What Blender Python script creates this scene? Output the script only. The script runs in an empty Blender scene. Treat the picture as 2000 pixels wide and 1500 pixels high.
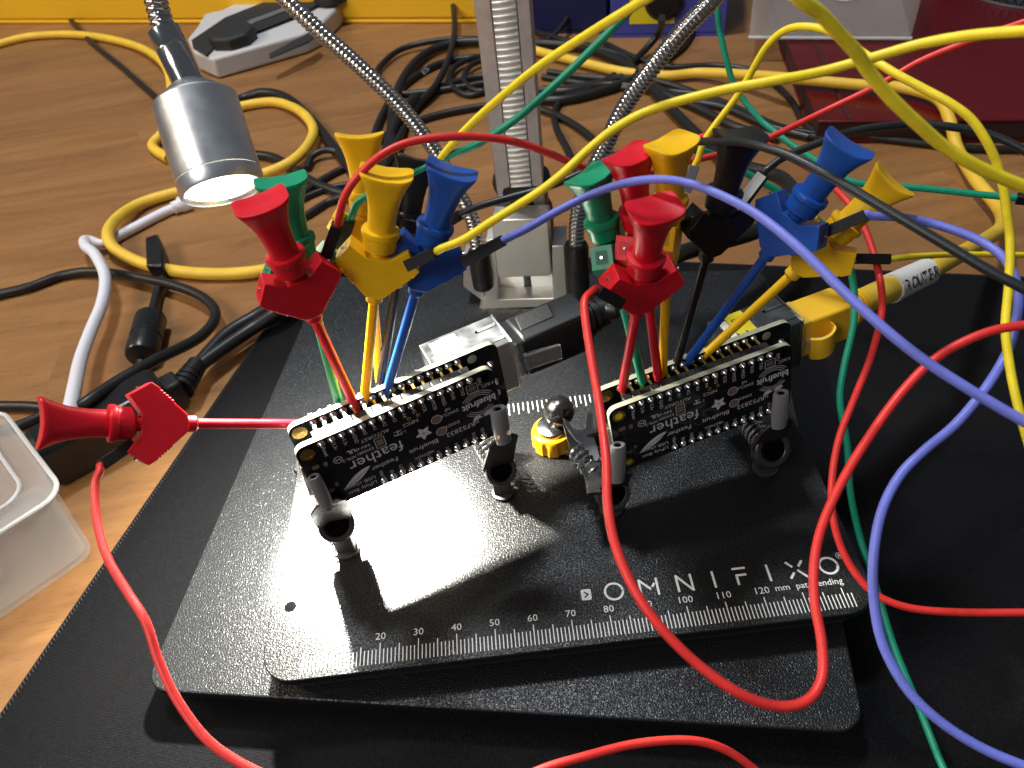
import bpy, bmesh, math, random
import numpy as np
from mathutils import Vector, Matrix, Quaternion
random.seed(4)
S = 0.001                                   # builders work in millimetres
scene = bpy.context.scene

# ------------------------------------------------------------------ camera
CC = np.array([63.99637484, -91.76961384, 184.56525472])
CR = np.array([0.9925063406499621, -0.07918283733105266, -0.09306579415566901])
CD = np.array([-0.12183833793761574, -0.69928830178978, -0.7043800752353554])
CF = np.cross(CR, CD)                       # forward
FPX = 1500.0
cam_d = bpy.data.cameras.new('camera'); cam = bpy.data.objects.new('camera', cam_d)
scene.collection.objects.link(cam); scene.camera = cam
cam_d.sensor_width = 36; cam_d.lens = FPX/2000*36; cam_d.clip_start = 0.01; cam_d.clip_end = 20
cam.matrix_world = Matrix(((CR[0], -CD[0], -CF[0], CC[0]*S), (CR[1], -CD[1], -CF[1], CC[1]*S), (CR[2], -CD[2], -CF[2], CC[2]*S), (0, 0, 0, 1)))
cam_d.dof.use_dof = True; cam_d.dof.focus_distance = 0.200; cam_d.dof.aperture_fstop = 34
scene.render.resolution_x = 1024; scene.render.resolution_y = 768

# ------------------------------------------------------------------ light
world = bpy.data.worlds.new('World'); scene.world = world; world.use_nodes = True
wb = world.node_tree.nodes['Background']; wb.inputs[0].default_value = (0.75, 0.85, 1.0, 1); wb.inputs[1].default_value = 0.11
def area(name, loc, target, size, power, col):
    l = bpy.data.lights.new(name, 'AREA'); l.shape = 'RECTANGLE'; l.size = size[0]; l.size_y = size[1]; l.energy = power; l.color = col
    o = bpy.data.objects.new(name, l); scene.collection.objects.link(o); o.location = loc
    o.rotation_euler = (Vector(target)-Vector(loc)).to_track_quat('-Z', 'Y').to_euler(); return o
area('ceiling_light', (-0.10, 0.42, 1.05), (0.06, 0.05, 0), (0.14, 0.10), 9.0, (0.88, 0.94, 1.0))
area('room_light', (-0.95, 0.25, 0.80), (0.0, 0.10, 0), (0.3, 0.3), 6.0, (1.0, 0.80, 0.55))
area('window_light', (-0.75, -0.55, 0.95), (0.0, 0.1, 0), (0.5, 0.5), 7.6, (1.0, 0.96, 0.92))
LAMP_FACE = np.array([-2.0, 80.0, 93.0]); LAMP_AIM = np.array([15.0, 43.0, 0.0])
ldir = (LAMP_AIM-LAMP_FACE)/np.linalg.norm(LAMP_AIM-LAMP_FACE)
sl = bpy.data.lights.new('lamp_beam', 'SPOT'); sl.energy = 7; sl.color = (1.0, 0.97, 0.86); sl.spot_size = math.radians(125); sl.spot_blend = 1.0; sl.shadow_soft_size = 0.004
so = bpy.data.objects.new('lamp_beam', sl); scene.collection.objects.link(so)
so.location = Vector((LAMP_FACE+ldir*1.5)*S); so.rotation_euler = Vector(ldir).to_track_quat('-Z', 'Y').to_euler()
sl2 = bpy.data.lights.new('lamp_hot_beam', 'SPOT'); sl2.energy = 75; sl2.color = (1.0, 0.98, 0.88); sl2.spot_size = math.radians(37); sl2.spot_blend = 1.0; sl2.shadow_soft_size = 0.0038
so2 = bpy.data.objects.new('lamp_hot_beam', sl2); scene.collection.objects.link(so2); so2.location = so.location; so2.rotation_euler = so.rotation_euler
vs = scene.view_settings; vs.view_transform = 'Standard'; vs.look = 'None'; vs.gamma = 1; vs.use_curve_mapping = False; vs.exposure = 0.0

# ------------------------------------------------------------------ pixel/world geometry (photo pixels 2000 x 1500)
def ray(u, v): return CF + CR*(u-1000)/FPX + CD*(v-750)/FPX
def WZ(u, v, z): r = ray(u, v); return CC + r*((z-CC[2])/r[2])
def WD(u, v, d):
    p = CC + ray(u, v)*d
    return p if p[2] > -20.6 or v < 900 else WZ(u, v, -20.6)          # never below the mat surface
def WP(u, v, o, n): r = ray(u, v); return CC + r*(np.dot(np.asarray(o)-CC, n)/np.dot(r, n))
def norm(v): v = np.asarray(v, float); return v/np.linalg.norm(v)
def catmull(pts, k=8):
    P = [np.asarray(p, float) for p in pts]; P = [2*P[0]-P[1]]+P+[2*P[-1]-P[-2]]; out = []
    for i in range(1, len(P)-2):
        a, b, c, d = P[i-1:i+3]
        for j in range(k):
            t = j/k
            out.append(0.5*((2*b)+(c-a)*t+(2*a-5*b+4*c-d)*t*t+(3*b-a-3*c+d)*t**3))
    out.append(P[-2]); return out

# ------------------------------------------------------------------ materials
def mat(name, col, rough=0.5, metal=0.0, bump=0.0, bscale=1000.0, cvar=0.0, cscale=300.0, spec=0.5, trans=0.0, alpha=1.0, sss=0.0, coat=0.0, emit=None, rvar=0.0, aniso_stretch=None, ior=1.45):
    m = bpy.data.materials.new(name); m.use_nodes = True; nt = m.node_tree; b = nt.nodes['Principled BSDF']
    c4 = (*col, 1); b.inputs['Base Color'].default_value = c4; b.inputs['Roughness'].default_value = rough; b.inputs['Metallic'].default_value = metal
    b.inputs['Specular IOR Level'].default_value = spec; b.inputs['Transmission Weight'].default_value = trans; b.inputs['Alpha'].default_value = alpha; b.inputs['IOR'].default_value = ior
    b.inputs['Coat Weight'].default_value = coat
    if sss: b.inputs['Subsurface Weight'].default_value = sss; b.inputs['Subsurface Radius'].default_value = (1.0, 0.5, 0.3); b.inputs['Subsurface Scale'].default_value = 0.0012
    if emit: b.inputs['Emission Color'].default_value = (*emit[0], 1); b.inputs['Emission Strength'].default_value = emit[1]
    tc = nt.nodes.new('ShaderNodeTexCoord'); src = tc.outputs['Object']
    if aniso_stretch:
        mp = nt.nodes.new('ShaderNodeMapping'); mp.inputs['Scale'].default_value = aniso_stretch; nt.links.new(src, mp.inputs['Vector']); src = mp.outputs['Vector']
    def noise(sc, det=3):
        n = nt.nodes.new('ShaderNodeTexNoise'); n.inputs['Scale'].default_value = sc; n.inputs['Detail'].default_value = det; nt.links.new(src, n.inputs['Vector']); return n
    if bump:
        n = noise(bscale); bp = nt.nodes.new('ShaderNodeBump'); bp.inputs['Strength'].default_value = bump; bp.inputs['Distance'].default_value = 0.0003
        nt.links.new(n.outputs['Fac'], bp.inputs['Height']); nt.links.new(bp.outputs['Normal'], b.inputs['Normal'])
    if cvar:
        n = noise(cscale, 5); r = nt.nodes.new('ShaderNodeValToRGB'); r.color_ramp.elements[0].position = 0.3; r.color_ramp.elements[1].position = 0.72
        r.color_ramp.elements[0].color = (*[max(0, x*(1-cvar)) for x in col], 1); r.color_ramp.elements[1].color = (*[min(1, x*(1+cvar)) for x in col], 1)
        nt.links.new(n.outputs['Fac'], r.inputs['Fac']); nt.links.new(r.outputs['Color'], b.inputs['Base Color'])
    if rvar:
        n = noise(cscale*0.6, 6); mr = nt.nodes.new('ShaderNodeMapRange'); mr.inputs['From Min'].default_value = 0.3; mr.inputs['From Max'].default_value = 0.7
        mr.inputs['To Min'].default_value = max(0.02, rough-rvar); mr.inputs['To Max'].default_value = rough+rvar
        nt.links.new(n.outputs['Fac'], mr.inputs['Value']); nt.links.new(mr.outputs['Result'], b.inputs['Roughness'])
    return m
M = {}
PL = dict(rough=0.36, bump=0.10, bscale=900, sss=0.12, cvar=0.06, cscale=250, rvar=0.08)
M['p_red'] = mat('red_plastic', (0.60, 0.006, 0.018), **PL)
M['p_yellow'] = mat('yellow_plastic', (0.88, 0.50, 0.006), **PL)
M['p_green'] = mat('green_plastic', (0.008, 0.27, 0.13), **PL)
M['p_blue'] = mat('blue_plastic', (0.010, 0.075, 0.36), **PL)
M['p_black'] = mat('black_plastic', (0.010, 0.010, 0.011), rough=0.34, bump=0.1, bscale=900, rvar=0.1)
WR = dict(rough=0.42, bump=0.12, bscale=1400, sss=0.05, cvar=0.07, cscale=500, rvar=0.08)
M['w_red'] = mat('red_wire_jacket', (0.72, 0.035, 0.030), **WR)
M['w_yellow'] = mat('yellow_wire_jacket', (0.86, 0.68, 0.022), **WR)
M['w_green'] = mat('green_wire_jacket', (0.006, 0.26, 0.15), **WR)
M['w_blue'] = mat('violet_blue_wire_jacket', (0.16, 0.19, 0.66), **WR)
M['w_black'] = mat('black_wire_jacket', (0.018, 0.021, 0.024), rough=0.38, bump=0.12, bscale=1400)
M['cab_yellow'] = mat('yellow_cable_jacket', (0.76, 0.48, 0.045), rough=0.5, bump=0.12, bscale=900, cvar=0.1, cscale=80)
M['cab_black'] = mat('black_cable_jacket', (0.012, 0.011, 0.011), rough=0.4, bump=0.1, bscale=900)
M['cab_white'] = mat('white_cable_jacket', (0.70, 0.69, 0.74), rough=0.45, bump=0.1, bscale=900)
M['dupont'] = mat('black_connector_plastic', (0.007, 0.007, 0.008), rough=0.45, bump=0.1, bscale=1500)
M['connector_grey'] = mat('grey_connector_plastic', (0.11, 0.12, 0.15), rough=0.3)
def powder(name, col, rough, bump, sc, dist=0.00025):
    m = mat(name, col, rough=rough, spec=0.5); nt = m.node_tree; b = nt.nodes['Principled BSDF']
    tc = nt.nodes['Texture Coordinate'] if 'Texture Coordinate' in nt.nodes else nt.nodes.new('ShaderNodeTexCoord')
    n = nt.nodes.new('ShaderNodeTexNoise'); n.inputs['Scale'].default_value = sc; n.inputs['Detail'].default_value = 1.0; n.inputs['Roughness'].default_value = 0.6
    bp = nt.nodes.new('ShaderNodeBump'); bp.inputs['Strength'].default_value = bump; bp.inputs['Distance'].default_value = dist
    nt.links.new(tc.outputs['Object'], n.inputs['Vector']); nt.links.new(n.outputs['Fac'], bp.inputs['Height']); nt.links.new(bp.outputs['Normal'], b.inputs['Normal'])
    n3 = nt.nodes.new('ShaderNodeTexNoise'); n3.inputs['Scale'].default_value = sc*0.9; n3.inputs['Detail'].default_value = 1.0; nt.links.new(tc.outputs['Object'], n3.inputs['Vector'])
    r3 = nt.nodes.new('ShaderNodeMapRange'); r3.inputs['From Min'].default_value = 0.36; r3.inputs['From Max'].default_value = 0.64; r3.inputs['To Min'].default_value = rough-0.08; r3.inputs['To Max'].default_value = rough+0.14
    nt.links.new(n3.outputs['Fac'], r3.inputs['Value']); nt.links.new(r3.outputs['Result'], b.inputs['Roughness'])
    r4 = nt.nodes.new('ShaderNodeMapRange'); r4.inputs['From Min'].default_value = 0.40; r4.inputs['From Max'].default_value = 0.62; r4.inputs['To Min'].default_value = 0.72; r4.inputs['To Max'].default_value = 0.26
    nt.links.new(n3.outputs['Fac'], r4.inputs['Value']); nt.links.new(r4.outputs['Result'], b.inputs['Specular IOR Level'])
    v = nt.nodes.new('ShaderNodeTexVoronoi'); v.inputs['Scale'].default_value = sc*0.22
    nt.links.new(tc.outputs['Object'], v.inputs['Vector'])
    # dust: tiny pale specks, sparse
    cr = nt.nodes.new('ShaderNodeValToRGB'); cr.color_ramp.elements[0].position = 0.03; cr.color_ramp.elements[0].color = (1, 1, 1, 1); cr.color_ramp.elements[1].position = 0.06; cr.color_ramp.elements[1].color = (0, 0, 0, 1)
    nt.links.new(v.outputs['Distance'], cr.inputs['Fac'])
    n2 = nt.nodes.new('ShaderNodeTexNoise'); n2.inputs['Scale'].default_value = 60; nt.links.new(tc.outputs['Object'], n2.inputs['Vector'])
    g = nt.nodes.new('ShaderNodeMapRange'); g.inputs['From Min'].default_value = 0.55; g.inputs['From Max'].default_value = 0.75; nt.links.new(n2.outputs['Fac'], g.inputs['Value'])
    mu = nt.nodes.new('ShaderNodeMath'); mu.operation = 'MULTIPLY'; nt.links.new(cr.outputs['Color'], mu.inputs[0]); nt.links.new(g.outputs['Result'], mu.inputs[1])
    mx = nt.nodes.new('ShaderNodeMix'); mx.data_type = 'RGBA'; mx.inputs['A'].default_value = (*col, 1); mx.inputs['B'].default_value = (0.35, 0.35, 0.34, 1)
    nt.links.new(mu.outputs[0], mx.inputs['Factor']); nt.links.new(mx.outputs['Result'], b.inputs['Base Color'])
    return m
M['plate'] = powder('black_powder_coat', (0.0075, 0.0078, 0.0078), 0.36, 0.75, 2100)
M['base'] = powder('dark_grey_powder_coat', (0.0080, 0.0085, 0.0095), 0.36, 0.8, 2000)
M['alu'] = mat('brushed_aluminium', (0.74, 0.75, 0.77), rough=0.36, metal=1.0, bump=0.08, bscale=400, rvar=0.06, cscale=200)
M['alu_raw'] = mat('matt_cast_aluminium', (0.70, 0.69, 0.65), rough=0.42, metal=0.85, bump=0.25, bscale=1200, rvar=0.1)
M['alu_grey'] = mat('grey_anodised_aluminium', (0.42, 0.40, 0.405), rough=0.42, metal=0.6, bump=0.2, bscale=1000, cvar=0.1)
M['alu_collar'] = mat('grey_anodised_collar', (0.16, 0.165, 0.175), rough=0.45, metal=0.7)
M['chrome'] = mat('chrome', (0.55, 0.54, 0.53), rough=0.16, metal=1.0)
M['steel'] = mat('bright_steel', (0.66, 0.66, 0.66), rough=0.22, metal=1.0, bump=0.15, bscale=500, rvar=0.1)
M['jaw'] = mat('black_oxide_steel', (0.075, 0.068, 0.066), rough=0.42, metal=0.7, bump=0.15, bscale=600, rvar=0.1)
M['steel_dark'] = mat('dark_nickel_steel', (0.20, 0.19, 0.185), rough=0.25, metal=1.0, bump=0.1, bscale=500, rvar=0.1)
M['tin'] = mat('tinned_shield', (0.70, 0.70, 0.68), rough=0.32, metal=1.0, bump=0.4, bscale=300, rvar=0.12, cscale=200)
M['solder'] = mat('solder', (0.72, 0.70, 0.68), rough=0.2, metal=1.0)
M['gold'] = mat('gold_plating', (0.90, 0.58, 0.16), rough=0.25, metal=1.0)
M['copper_pad'] = mat('tarnished_pad', (0.30, 0.21, 0.15), rough=0.4, metal=0.5)
M['pcb'] = mat('black_solder_mask', (0.0045, 0.0045, 0.006), rough=0.28, coat=0.3, bump=0.04, bscale=800)
M['pcb_edge'] = mat('pale_board_edge', (0.34, 0.34, 0.25), rough=0.7, cvar=0.15, cscale=600, bump=0.3)
M['silk'] = mat('silkscreen_ink', (0.60, 0.58, 0.58), rough=0.7)
M['ink_white'] = mat('white_printed_ink', (0.72, 0.72, 0.70), rough=0.6, cvar=0.15, cscale=2500)
M['ink_black'] = mat('black_printed_ink', (0.01, 0.01, 0.01), rough=0.6)
M['label_white'] = mat('white_paper_label', (0.78, 0.77, 0.70), rough=0.6)
M['label_yellow'] = mat('yellow_paper_label', (0.75, 0.62, 0.02), rough=0.4)
M['ink_wire'] = mat('faded_wire_print', (0.30, 0.22, 0.02), rough=0.6)
M['header'] = mat('black_header_plastic', (0.014, 0.014, 0.014), rough=0.33)
M['silicone'] = mat('translucent_silicone', (0.50, 0.49, 0.49), rough=0.28, trans=0.6, ior=1.3, sss=0.2)
M['knob'] = mat('amber_knob_plastic', (0.88, 0.42, 0.006), rough=0.3, bump=0.08, sss=0.15)
M['lens'] = mat('glowing_lens', (1, 1, 1), emit=((1.0, 0.93, 0.70), 9.0))
M['frost'] = mat('frosted_plastic', (0.60, 0.59, 0.57), rough=0.42, trans=0.25, alpha=0.22, bump=0.15, bscale=600, spec=0.4)
M['frost_edge'] = mat('pale_plastic_rim', (0.72, 0.71, 0.69), rough=0.4, trans=0.3)
M['adapter'] = mat('glossy_black_case', (0.010, 0.010, 0.011), rough=0.3, bump=0.05, bscale=600)
M['org_yellow'] = mat('yellow_organiser_plastic', (0.86, 0.49, 0.02), rough=0.45, bump=0.15, bscale=500, sss=0.05)
M['knife_white'] = mat('light_grey_plastic', (0.50, 0.49, 0.49), rough=0.5, bump=0.15, bscale=700)
M['knife_black'] = mat('black_rubber', (0.018, 0.018, 0.018), rough=0.6, bump=0.5, bscale=900)
M['navy'] = mat('navy_plastic', (0.012, 0.014, 0.075), rough=0.4)
M['blue_bin'] = mat('violet_blue_bin_plastic', (0.06, 0.07, 0.36), rough=0.4, bump=0.1)
M['red_cover'] = mat('dark_red_glossy_cover', (0.09, 0.0015, 0.004), rough=0.3, bump=0.25, bscale=120, rvar=0.1, cscale=60)
M['book_side'] = mat('dark_page_edge', (0.035, 0.012, 0.012), rough=0.6, bump=0.3)
M['mesh_dark'] = mat('dark_mesh_metal', (0.05, 0.05, 0.055), rough=0.5, metal=0.4)
M['sleeve_white'] = mat('white_heat_shrink', (0.72, 0.70, 0.66), rough=0.4, bump=0.1)
M['rj_clear'] = mat('clear_latch_plastic', (0.75, 0.75, 0.75), rough=0.12, trans=0.9)
M['dark'] = mat('dark_cavity', (0.003, 0.003, 0.003), rough=0.9, spec=0.0)
def fabric():
    m = mat('black_woven_fabric', (0.014, 0.014, 0.017), rough=0.65, spec=0.16); nt = m.node_tree; b = nt.nodes['Principled BSDF']
    tc = nt.nodes.new('ShaderNodeTexCoord')
    w1 = nt.nodes.new('ShaderNodeTexWave'); w1.inputs['Scale'].default_value = 700; w1.bands_direction = 'X'; w1.inputs['Distortion'].default_value = 2.0; w1.inputs['Detail'].default_value = 2
    w2 = nt.nodes.new('ShaderNodeTexWave'); w2.inputs['Scale'].default_value = 700; w2.bands_direction = 'Y'; w2.inputs['Distortion'].default_value = 2.0
    n = nt.nodes.new('ShaderNodeTexNoise'); n.inputs['Scale'].default_value = 1500; n.inputs['Detail'].default_value = 3
    for x in (w1, w2, n): nt.links.new(tc.outputs['Object'], x.inputs['Vector'])
    a = nt.nodes.new('ShaderNodeMath'); a.operation = 'MULTIPLY'; nt.links.new(w1.outputs['Fac'], a.inputs[0]); nt.links.new(w2.outputs['Fac'], a.inputs[1])
    a2 = nt.nodes.new('ShaderNodeMath'); a2.operation = 'ADD'; nt.links.new(a.outputs[0], a2.inputs[0]); nt.links.new(n.outputs['Fac'], a2.inputs[1])
    bp = nt.nodes.new('ShaderNodeBump'); bp.inputs['Strength'].default_value = 0.8; bp.inputs['Distance'].default_value = 0.0004
    nt.links.new(a2.outputs[0], bp.inputs['Height']); nt.links.new(bp.outputs['Normal'], b.inputs['Normal'])
    b.inputs['Sheen Weight'].default_value = 0.01; b.inputs['Sheen Roughness'].default_value = 0.5
    cr = nt.nodes.new('ShaderNodeValToRGB'); cr.color_ramp.elements[0].position = 0.45; cr.color_ramp.elements[0].color = (0.0016, 0.0016, 0.002, 1)
    cr.color_ramp.elements[1].position = 1.3 if False else 1.0; cr.color_ramp.elements[1].color = (0.011, 0.011, 0.0135, 1)
    nt.links.new(a2.outputs[0], cr.inputs['Fac']); nt.links.new(cr.outputs['Color'], b.inputs['Base Color'])
    return m
M['fabric'] = fabric()
def wood():
    m = bpy.data.materials.new('beech_laminate'); m.use_nodes = True; nt = m.node_tree; b = nt.nodes['Principled BSDF']; N = nt.nodes.new; LK = nt.links.new
    tc = N('ShaderNodeTexCoord'); mp = N('ShaderNodeMapping'); mp.inputs['Rotation'].default_value = (0, 0, math.radians(-6)); LK(tc.outputs['Object'], mp.inputs['Vector'])
    br = N('ShaderNodeTexBrick'); br.inputs['Scale'].default_value = 1.0; br.inputs['Brick Width'].default_value = 0.42; br.inputs['Row Height'].default_value = 0.058; br.inputs['Mortar Size'].default_value = 0.0004
    br.offset = 0.37; br.inputs['Color1'].default_value = (0.0, 0.0, 0.0, 1); br.inputs['Color2'].default_value = (1, 1, 1, 1); br.inputs['Mortar'].default_value = (0.2, 0.2, 0.2, 1); LK(mp.outputs['Vector'], br.inputs['Vector'])
    st = N('ShaderNodeMapping'); st.inputs['Scale'].default_value = (9, 62, 1); LK(mp.outputs['Vector'], st.inputs['Vector'])
    ad = N('ShaderNodeVectorMath'); ad.operation = 'ADD'; sc = N('ShaderNodeVectorMath'); sc.operation = 'SCALE'; sc.inputs['Scale'].default_value = 6.0
    LK(br.outputs['Color'], sc.inputs[0]); LK(st.outputs['Vector'], ad.inputs[0]); LK(sc.outputs['Vector'], ad.inputs[1])
    n1 = N('ShaderNodeTexNoise'); n1.inputs['Scale'].default_value = 1.0; n1.inputs['Detail'].default_value = 7; n1.inputs['Roughness'].default_value = 0.62; n1.inputs['Distortion'].default_value = 0.8; LK(ad.outputs['Vector'], n1.inputs['Vector'])
    st2 = N('ShaderNodeMapping'); st2.inputs['Scale'].default_value = (160, 1500, 1); LK(mp.outputs['Vector'], st2.inputs['Vector'])
    n2 = N('ShaderNodeTexNoise'); n2.inputs['Scale'].default_value = 1.0; n2.inputs['Detail'].default_value = 2; LK(st2.outputs['Vector'], n2.inputs['Vector'])
    cr = N('ShaderNodeValToRGB'); e = cr.color_ramp.elements; e[0].position = 0.28; e[0].color = (0.200, 0.089, 0.029, 1); e[1].position = 0.72; e[1].color = (0.335, 0.163, 0.056, 1)
    LK(n1.outputs['Fac'], cr.inputs['Fac'])
    m1 = N('ShaderNodeMix'); m1.data_type = 'RGBA'; m1.blend_type = 'MULTIPLY'; m1.inputs['Factor'].default_value = 1.0
    c2 = N('ShaderNodeValToRGB'); c2.color_ramp.elements[0].position = 0.30; c2.color_ramp.elements[0].color = (0.80, 0.74, 0.66, 1); c2.color_ramp.elements[1].position = 0.46; c2.color_ramp.elements[1].color = (1, 1, 1, 1); LK(n2.outputs['Fac'], c2.inputs['Fac'])
    LK(cr.outputs['Color'], m1.inputs['A']); LK(c2.outputs['Color'], m1.inputs['B'])
    m2 = N('ShaderNodeMix'); m2.data_type = 'RGBA'; m2.blend_type = 'MULTIPLY'; m2.inputs['Factor'].default_value = 0.14; LK(m1.outputs['Result'], m2.inputs['A']); LK(br.outputs['Color'], m2.inputs['B'])
    LK(m2.outputs['Result'], b.inputs['Base Color']); b.inputs['Roughness'].default_value = 0.42
    bp = N('ShaderNodeBump'); bp.inputs['Strength'].default_value = 0.12; bp.inputs['Distance'].default_value = 0.0003; LK(n2.outputs['Fac'], bp.inputs['Height']); LK(bp.outputs['Normal'], b.inputs['Normal'])
    return m
M['wood'] = wood()

# ------------------------------------------------------------------ mesh builder (world millimetres)
class MB:
    def __init__(s, X=None): s.v = []; s.f = []; s.X = X      # X: optional (origin, 3x3 axes as columns) local frame
    def _t(s, p):
        p = np.asarray(p, float)
        return p if s.X is None else s.X[0] + s.X[1] @ p
    def add(s, vs, fs):
        o = len(s.v); s.v += [s._t(p) for p in vs]; s.f += [tuple(i+o for i in f) for f in fs]; return s
    def box(s, a, b):
        (x0, y0, z0), (x1, y1, z1) = a, b
        return s.add([(x0,y0,z0),(x1,y0,z0),(x1,y1,z0),(x0,y1,z0),(x0,y0,z1),(x1,y0,z1),(x1,y1,z1),(x0,y1,z1)],
                     [(0,3,2,1),(4,5,6,7),(0,1,5,4),(1,2,6,5),(2,3,7,6),(3,0,4,7)])
    def prism(s, poly, vec, flip=False):
        n = len(poly); vec = np.asarray(vec, float); P = [np.asarray(p, float) for p in poly]
        nn = sum((np.cross(P[i]-P[0], P[(i+1) % n]-P[0]) for i in range(n)), np.zeros(3))
        if np.dot(nn, vec) > 0: P = P[::-1]
        return s.add(P+[p+vec for p in P], [tuple(range(n)), tuple(range(2*n-1, n-1, -1))]+[(i, n+i, n+(i+1) % n, (i+1) % n) for i in range(n)])
    def lathe(s, prof, seg=24, o=(0,0,0), ax=(0,0,1), cap=True):
        o = np.asarray(o, float); ax = norm(ax); e = norm(np.cross(ax, (0.3,0.5,0.81) if abs(ax[2]) < 0.9 else (1,0.1,0))); g = np.cross(ax, e)
        vs = []; fs = []
        for (r, h) in prof:
            for i in range(seg):
                a = 2*math.pi*i/seg; vs.append(o+ax*h+(e*math.cos(a)+g*math.sin(a))*r)
        for k in range(len(prof)-1):
            for i in range(seg):
                j = (i+1) % seg; fs.append((k*seg+i, k*seg+j, (k+1)*seg+j, (k+1)*seg+i))
        if cap: fs.append(tuple(range(seg-1, -1, -1))); n = (len(prof)-1)*seg; fs.append(tuple(n+i for i in range(seg)))
        return s.add(vs, fs)
    def sphere(s, c, r, seg=20, sq=1.0, ax=(0,0,1)):
        return s.lathe([(max(r*math.sin(math.pi*k/12), r*0.01), -r*math.cos(math.pi*k/12)*sq) for k in range(13)], seg, c, ax)
    def tube(s, pts, r, seg=10, cap=True):
        P = [np.asarray(p, float) for p in pts]; n = len(P); R = r if hasattr(r, '__len__') else [r]*n
        T = [norm(P[min(i+1, n-1)]-P[max(i-1, 0)]) for i in range(n)]
        e = norm(np.cross(T[0], (0, 0, 1) if abs(T[0][2]) < 0.9 else (1, 0, 0))); vs = []; fs = []
        for i in range(n):
            e = norm(e-T[i]*np.dot(e, T[i])); g = np.cross(T[i], e)
            for k in range(seg):
                a = 2*math.pi*k/seg; vs.append(P[i]+(e*math.cos(a)+g*math.sin(a))*R[i])
        for i in range(n-1):
            for k in range(seg):
                j = (k+1) % seg; fs.append((i*seg+k, i*seg+j, (i+1)*seg+j, (i+1)*seg+k))
        if cap: fs.append(tuple(range(seg-1, -1, -1))); fs.append(tuple((n-1)*seg+i for i in range(seg)))
        return s.add(vs, fs)
    def bar(s, p, q, w, h, up=(0,0,1)):            # rectangular bar from p to q
        p = np.asarray(p, float); q = np.asarray(q, float); t = norm(q-p); a = norm(np.cross(t, up)); b = np.cross(a, t)
        c = [a*w/2+b*h/2, -a*w/2+b*h/2, -a*w/2-b*h/2, a*w/2-b*h/2]
        return s.prism([p+x for x in c], q-p)
    def text(s, txt, size, o, dx, dy, n, align='LEFT', thick=0.06, bold=0.0, sx=1.0):
        cu = bpy.data.curves.new('t', 'FONT'); cu.body = txt; cu.size = 1.0; cu.align_x = align; cu.resolution_u = 2; cu.offset = bold
        ob = bpy.data.objects.new('t', cu); me = bpy.data.meshes.new_from_object(ob)
        dx = np.asarray(dx, float); dy = np.asarray(dy, float); n = np.asarray(n, float); o = np.asarray(o, float)
        vs = [o+dx*v.co.x*size*sx+dy*v.co.y*size+n*thick for v in me.vertices]
        s.add(vs, [tuple(p.vertices) for p in me.polygons])
        bpy.data.objects.remove(ob); bpy.data.curves.remove(cu); bpy.data.meshes.remove(me); return s
    def build(s, name, m, parent=None, bevel=0.0, smooth=35, seg=2, subsurf=0):
        me = bpy.data.meshes.new(name); V = np.array(s.v, float)
        if parent is None: o = np.array([(V[:,0].min()+V[:,0].max())/2, (V[:,1].min()+V[:,1].max())/2, V[:,2].min()]); inv = None
        else: inv = parent.get('_inv_cached') if False else FR[parent.name]
        if parent is None: L = (V-o)*S
        else: O, A = inv; L = (V-O) @ A * S
        me.from_pydata([tuple(p) for p in L], [], s.f); me.validate(); me.update()
        for p in me.polygons: p.use_smooth = True
        me.set_sharp_from_angle(angle=math.radians(smooth))
        me.materials.append(M[m] if isinstance(m, str) else m)
        ob = bpy.data.objects.new(name, me); scene.collection.objects.link(ob)
        if parent is None: ob.location = Vector(o*S); FR[ob.name] = (o, np.eye(3))
        else: ob.parent = parent; FR[ob.name] = inv
        if bevel: bv = ob.modifiers.new('bevel', 'BEVEL'); bv.width = bevel*S; bv.segments = seg; bv.limit_method = 'ANGLE'; bv.angle_limit = math.radians(30); bv.harden_normals = False
        if subsurf: ss = ob.modifiers.new('sub', 'SUBSURF'); ss.levels = subsurf; ss.render_levels = subsurf
        return ob
FR = {}
def thing(name, label, cat, o=(0,0,0), A=None, group=None):
    e = bpy.data.objects.new(name, None); scene.collection.objects.link(e); e.empty_display_size = 0.01
    o = np.asarray(o, float); A = np.eye(3) if A is None else A
    mw = Matrix([[*A[i], o[i]*S] for i in range(3)]+[[0,0,0,1]]); e.matrix_world = mw
    e['label'] = label; e['category'] = cat
    if group: e['group'] = group
    FR[e.name] = (o, A); return e
def tag(o, label, cat, group=None, kind=None):
    if label: o['label'] = label
    if cat: o['category'] = cat
    if group: o['group'] = group
    if kind: o['kind'] = kind
    return o
def rrect(x0, y0, x1, y1, r, z, n=6):
    out = []
    for cx, cy, a0 in ((x1-r, y0+r, -90), (x1-r, y1-r, 0), (x0+r, y1-r, 90), (x0+r, y0+r, 180)):
        for i in range(n+1):
            a = math.radians(a0+90*i/n); out.append(np.array([cx+r*math.cos(a), cy+r*math.sin(a), z]))
    return out
def strokes(mb, lines, w, o, dx, dy, n, lift=0.06):
    o = np.asarray(o, float); dx = np.asarray(dx, float); dy = np.asarray(dy, float); n = np.asarray(n, float)
    for L in lines:
        for i in range(len(L)-1):
            a = np.array(L[i], float); b = np.array(L[i+1], float); t = (b-a)/np.linalg.norm(b-a); s_ = np.array([-t[1], t[0]])*w/2; e = t*w*0.25
            q = [a-e-s_, b+e-s_, b+e+s_, a-e+s_]
            mb.add([o+dx*p[0]+dy*p[1]+n*(lift+0.004*(i % 3)) for p in q], [(0, 1, 2, 3)])
    return mb
def arc(cx, cy, r, a0, a1, n=14, ry=None):
    ry = r if ry is None else ry
    return [(cx+r*math.cos(math.radians(a0+(a1-a0)*i/n)), cy+ry*math.sin(math.radians(a0+(a1-a0)*i/n))) for i in range(n+1)]
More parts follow.
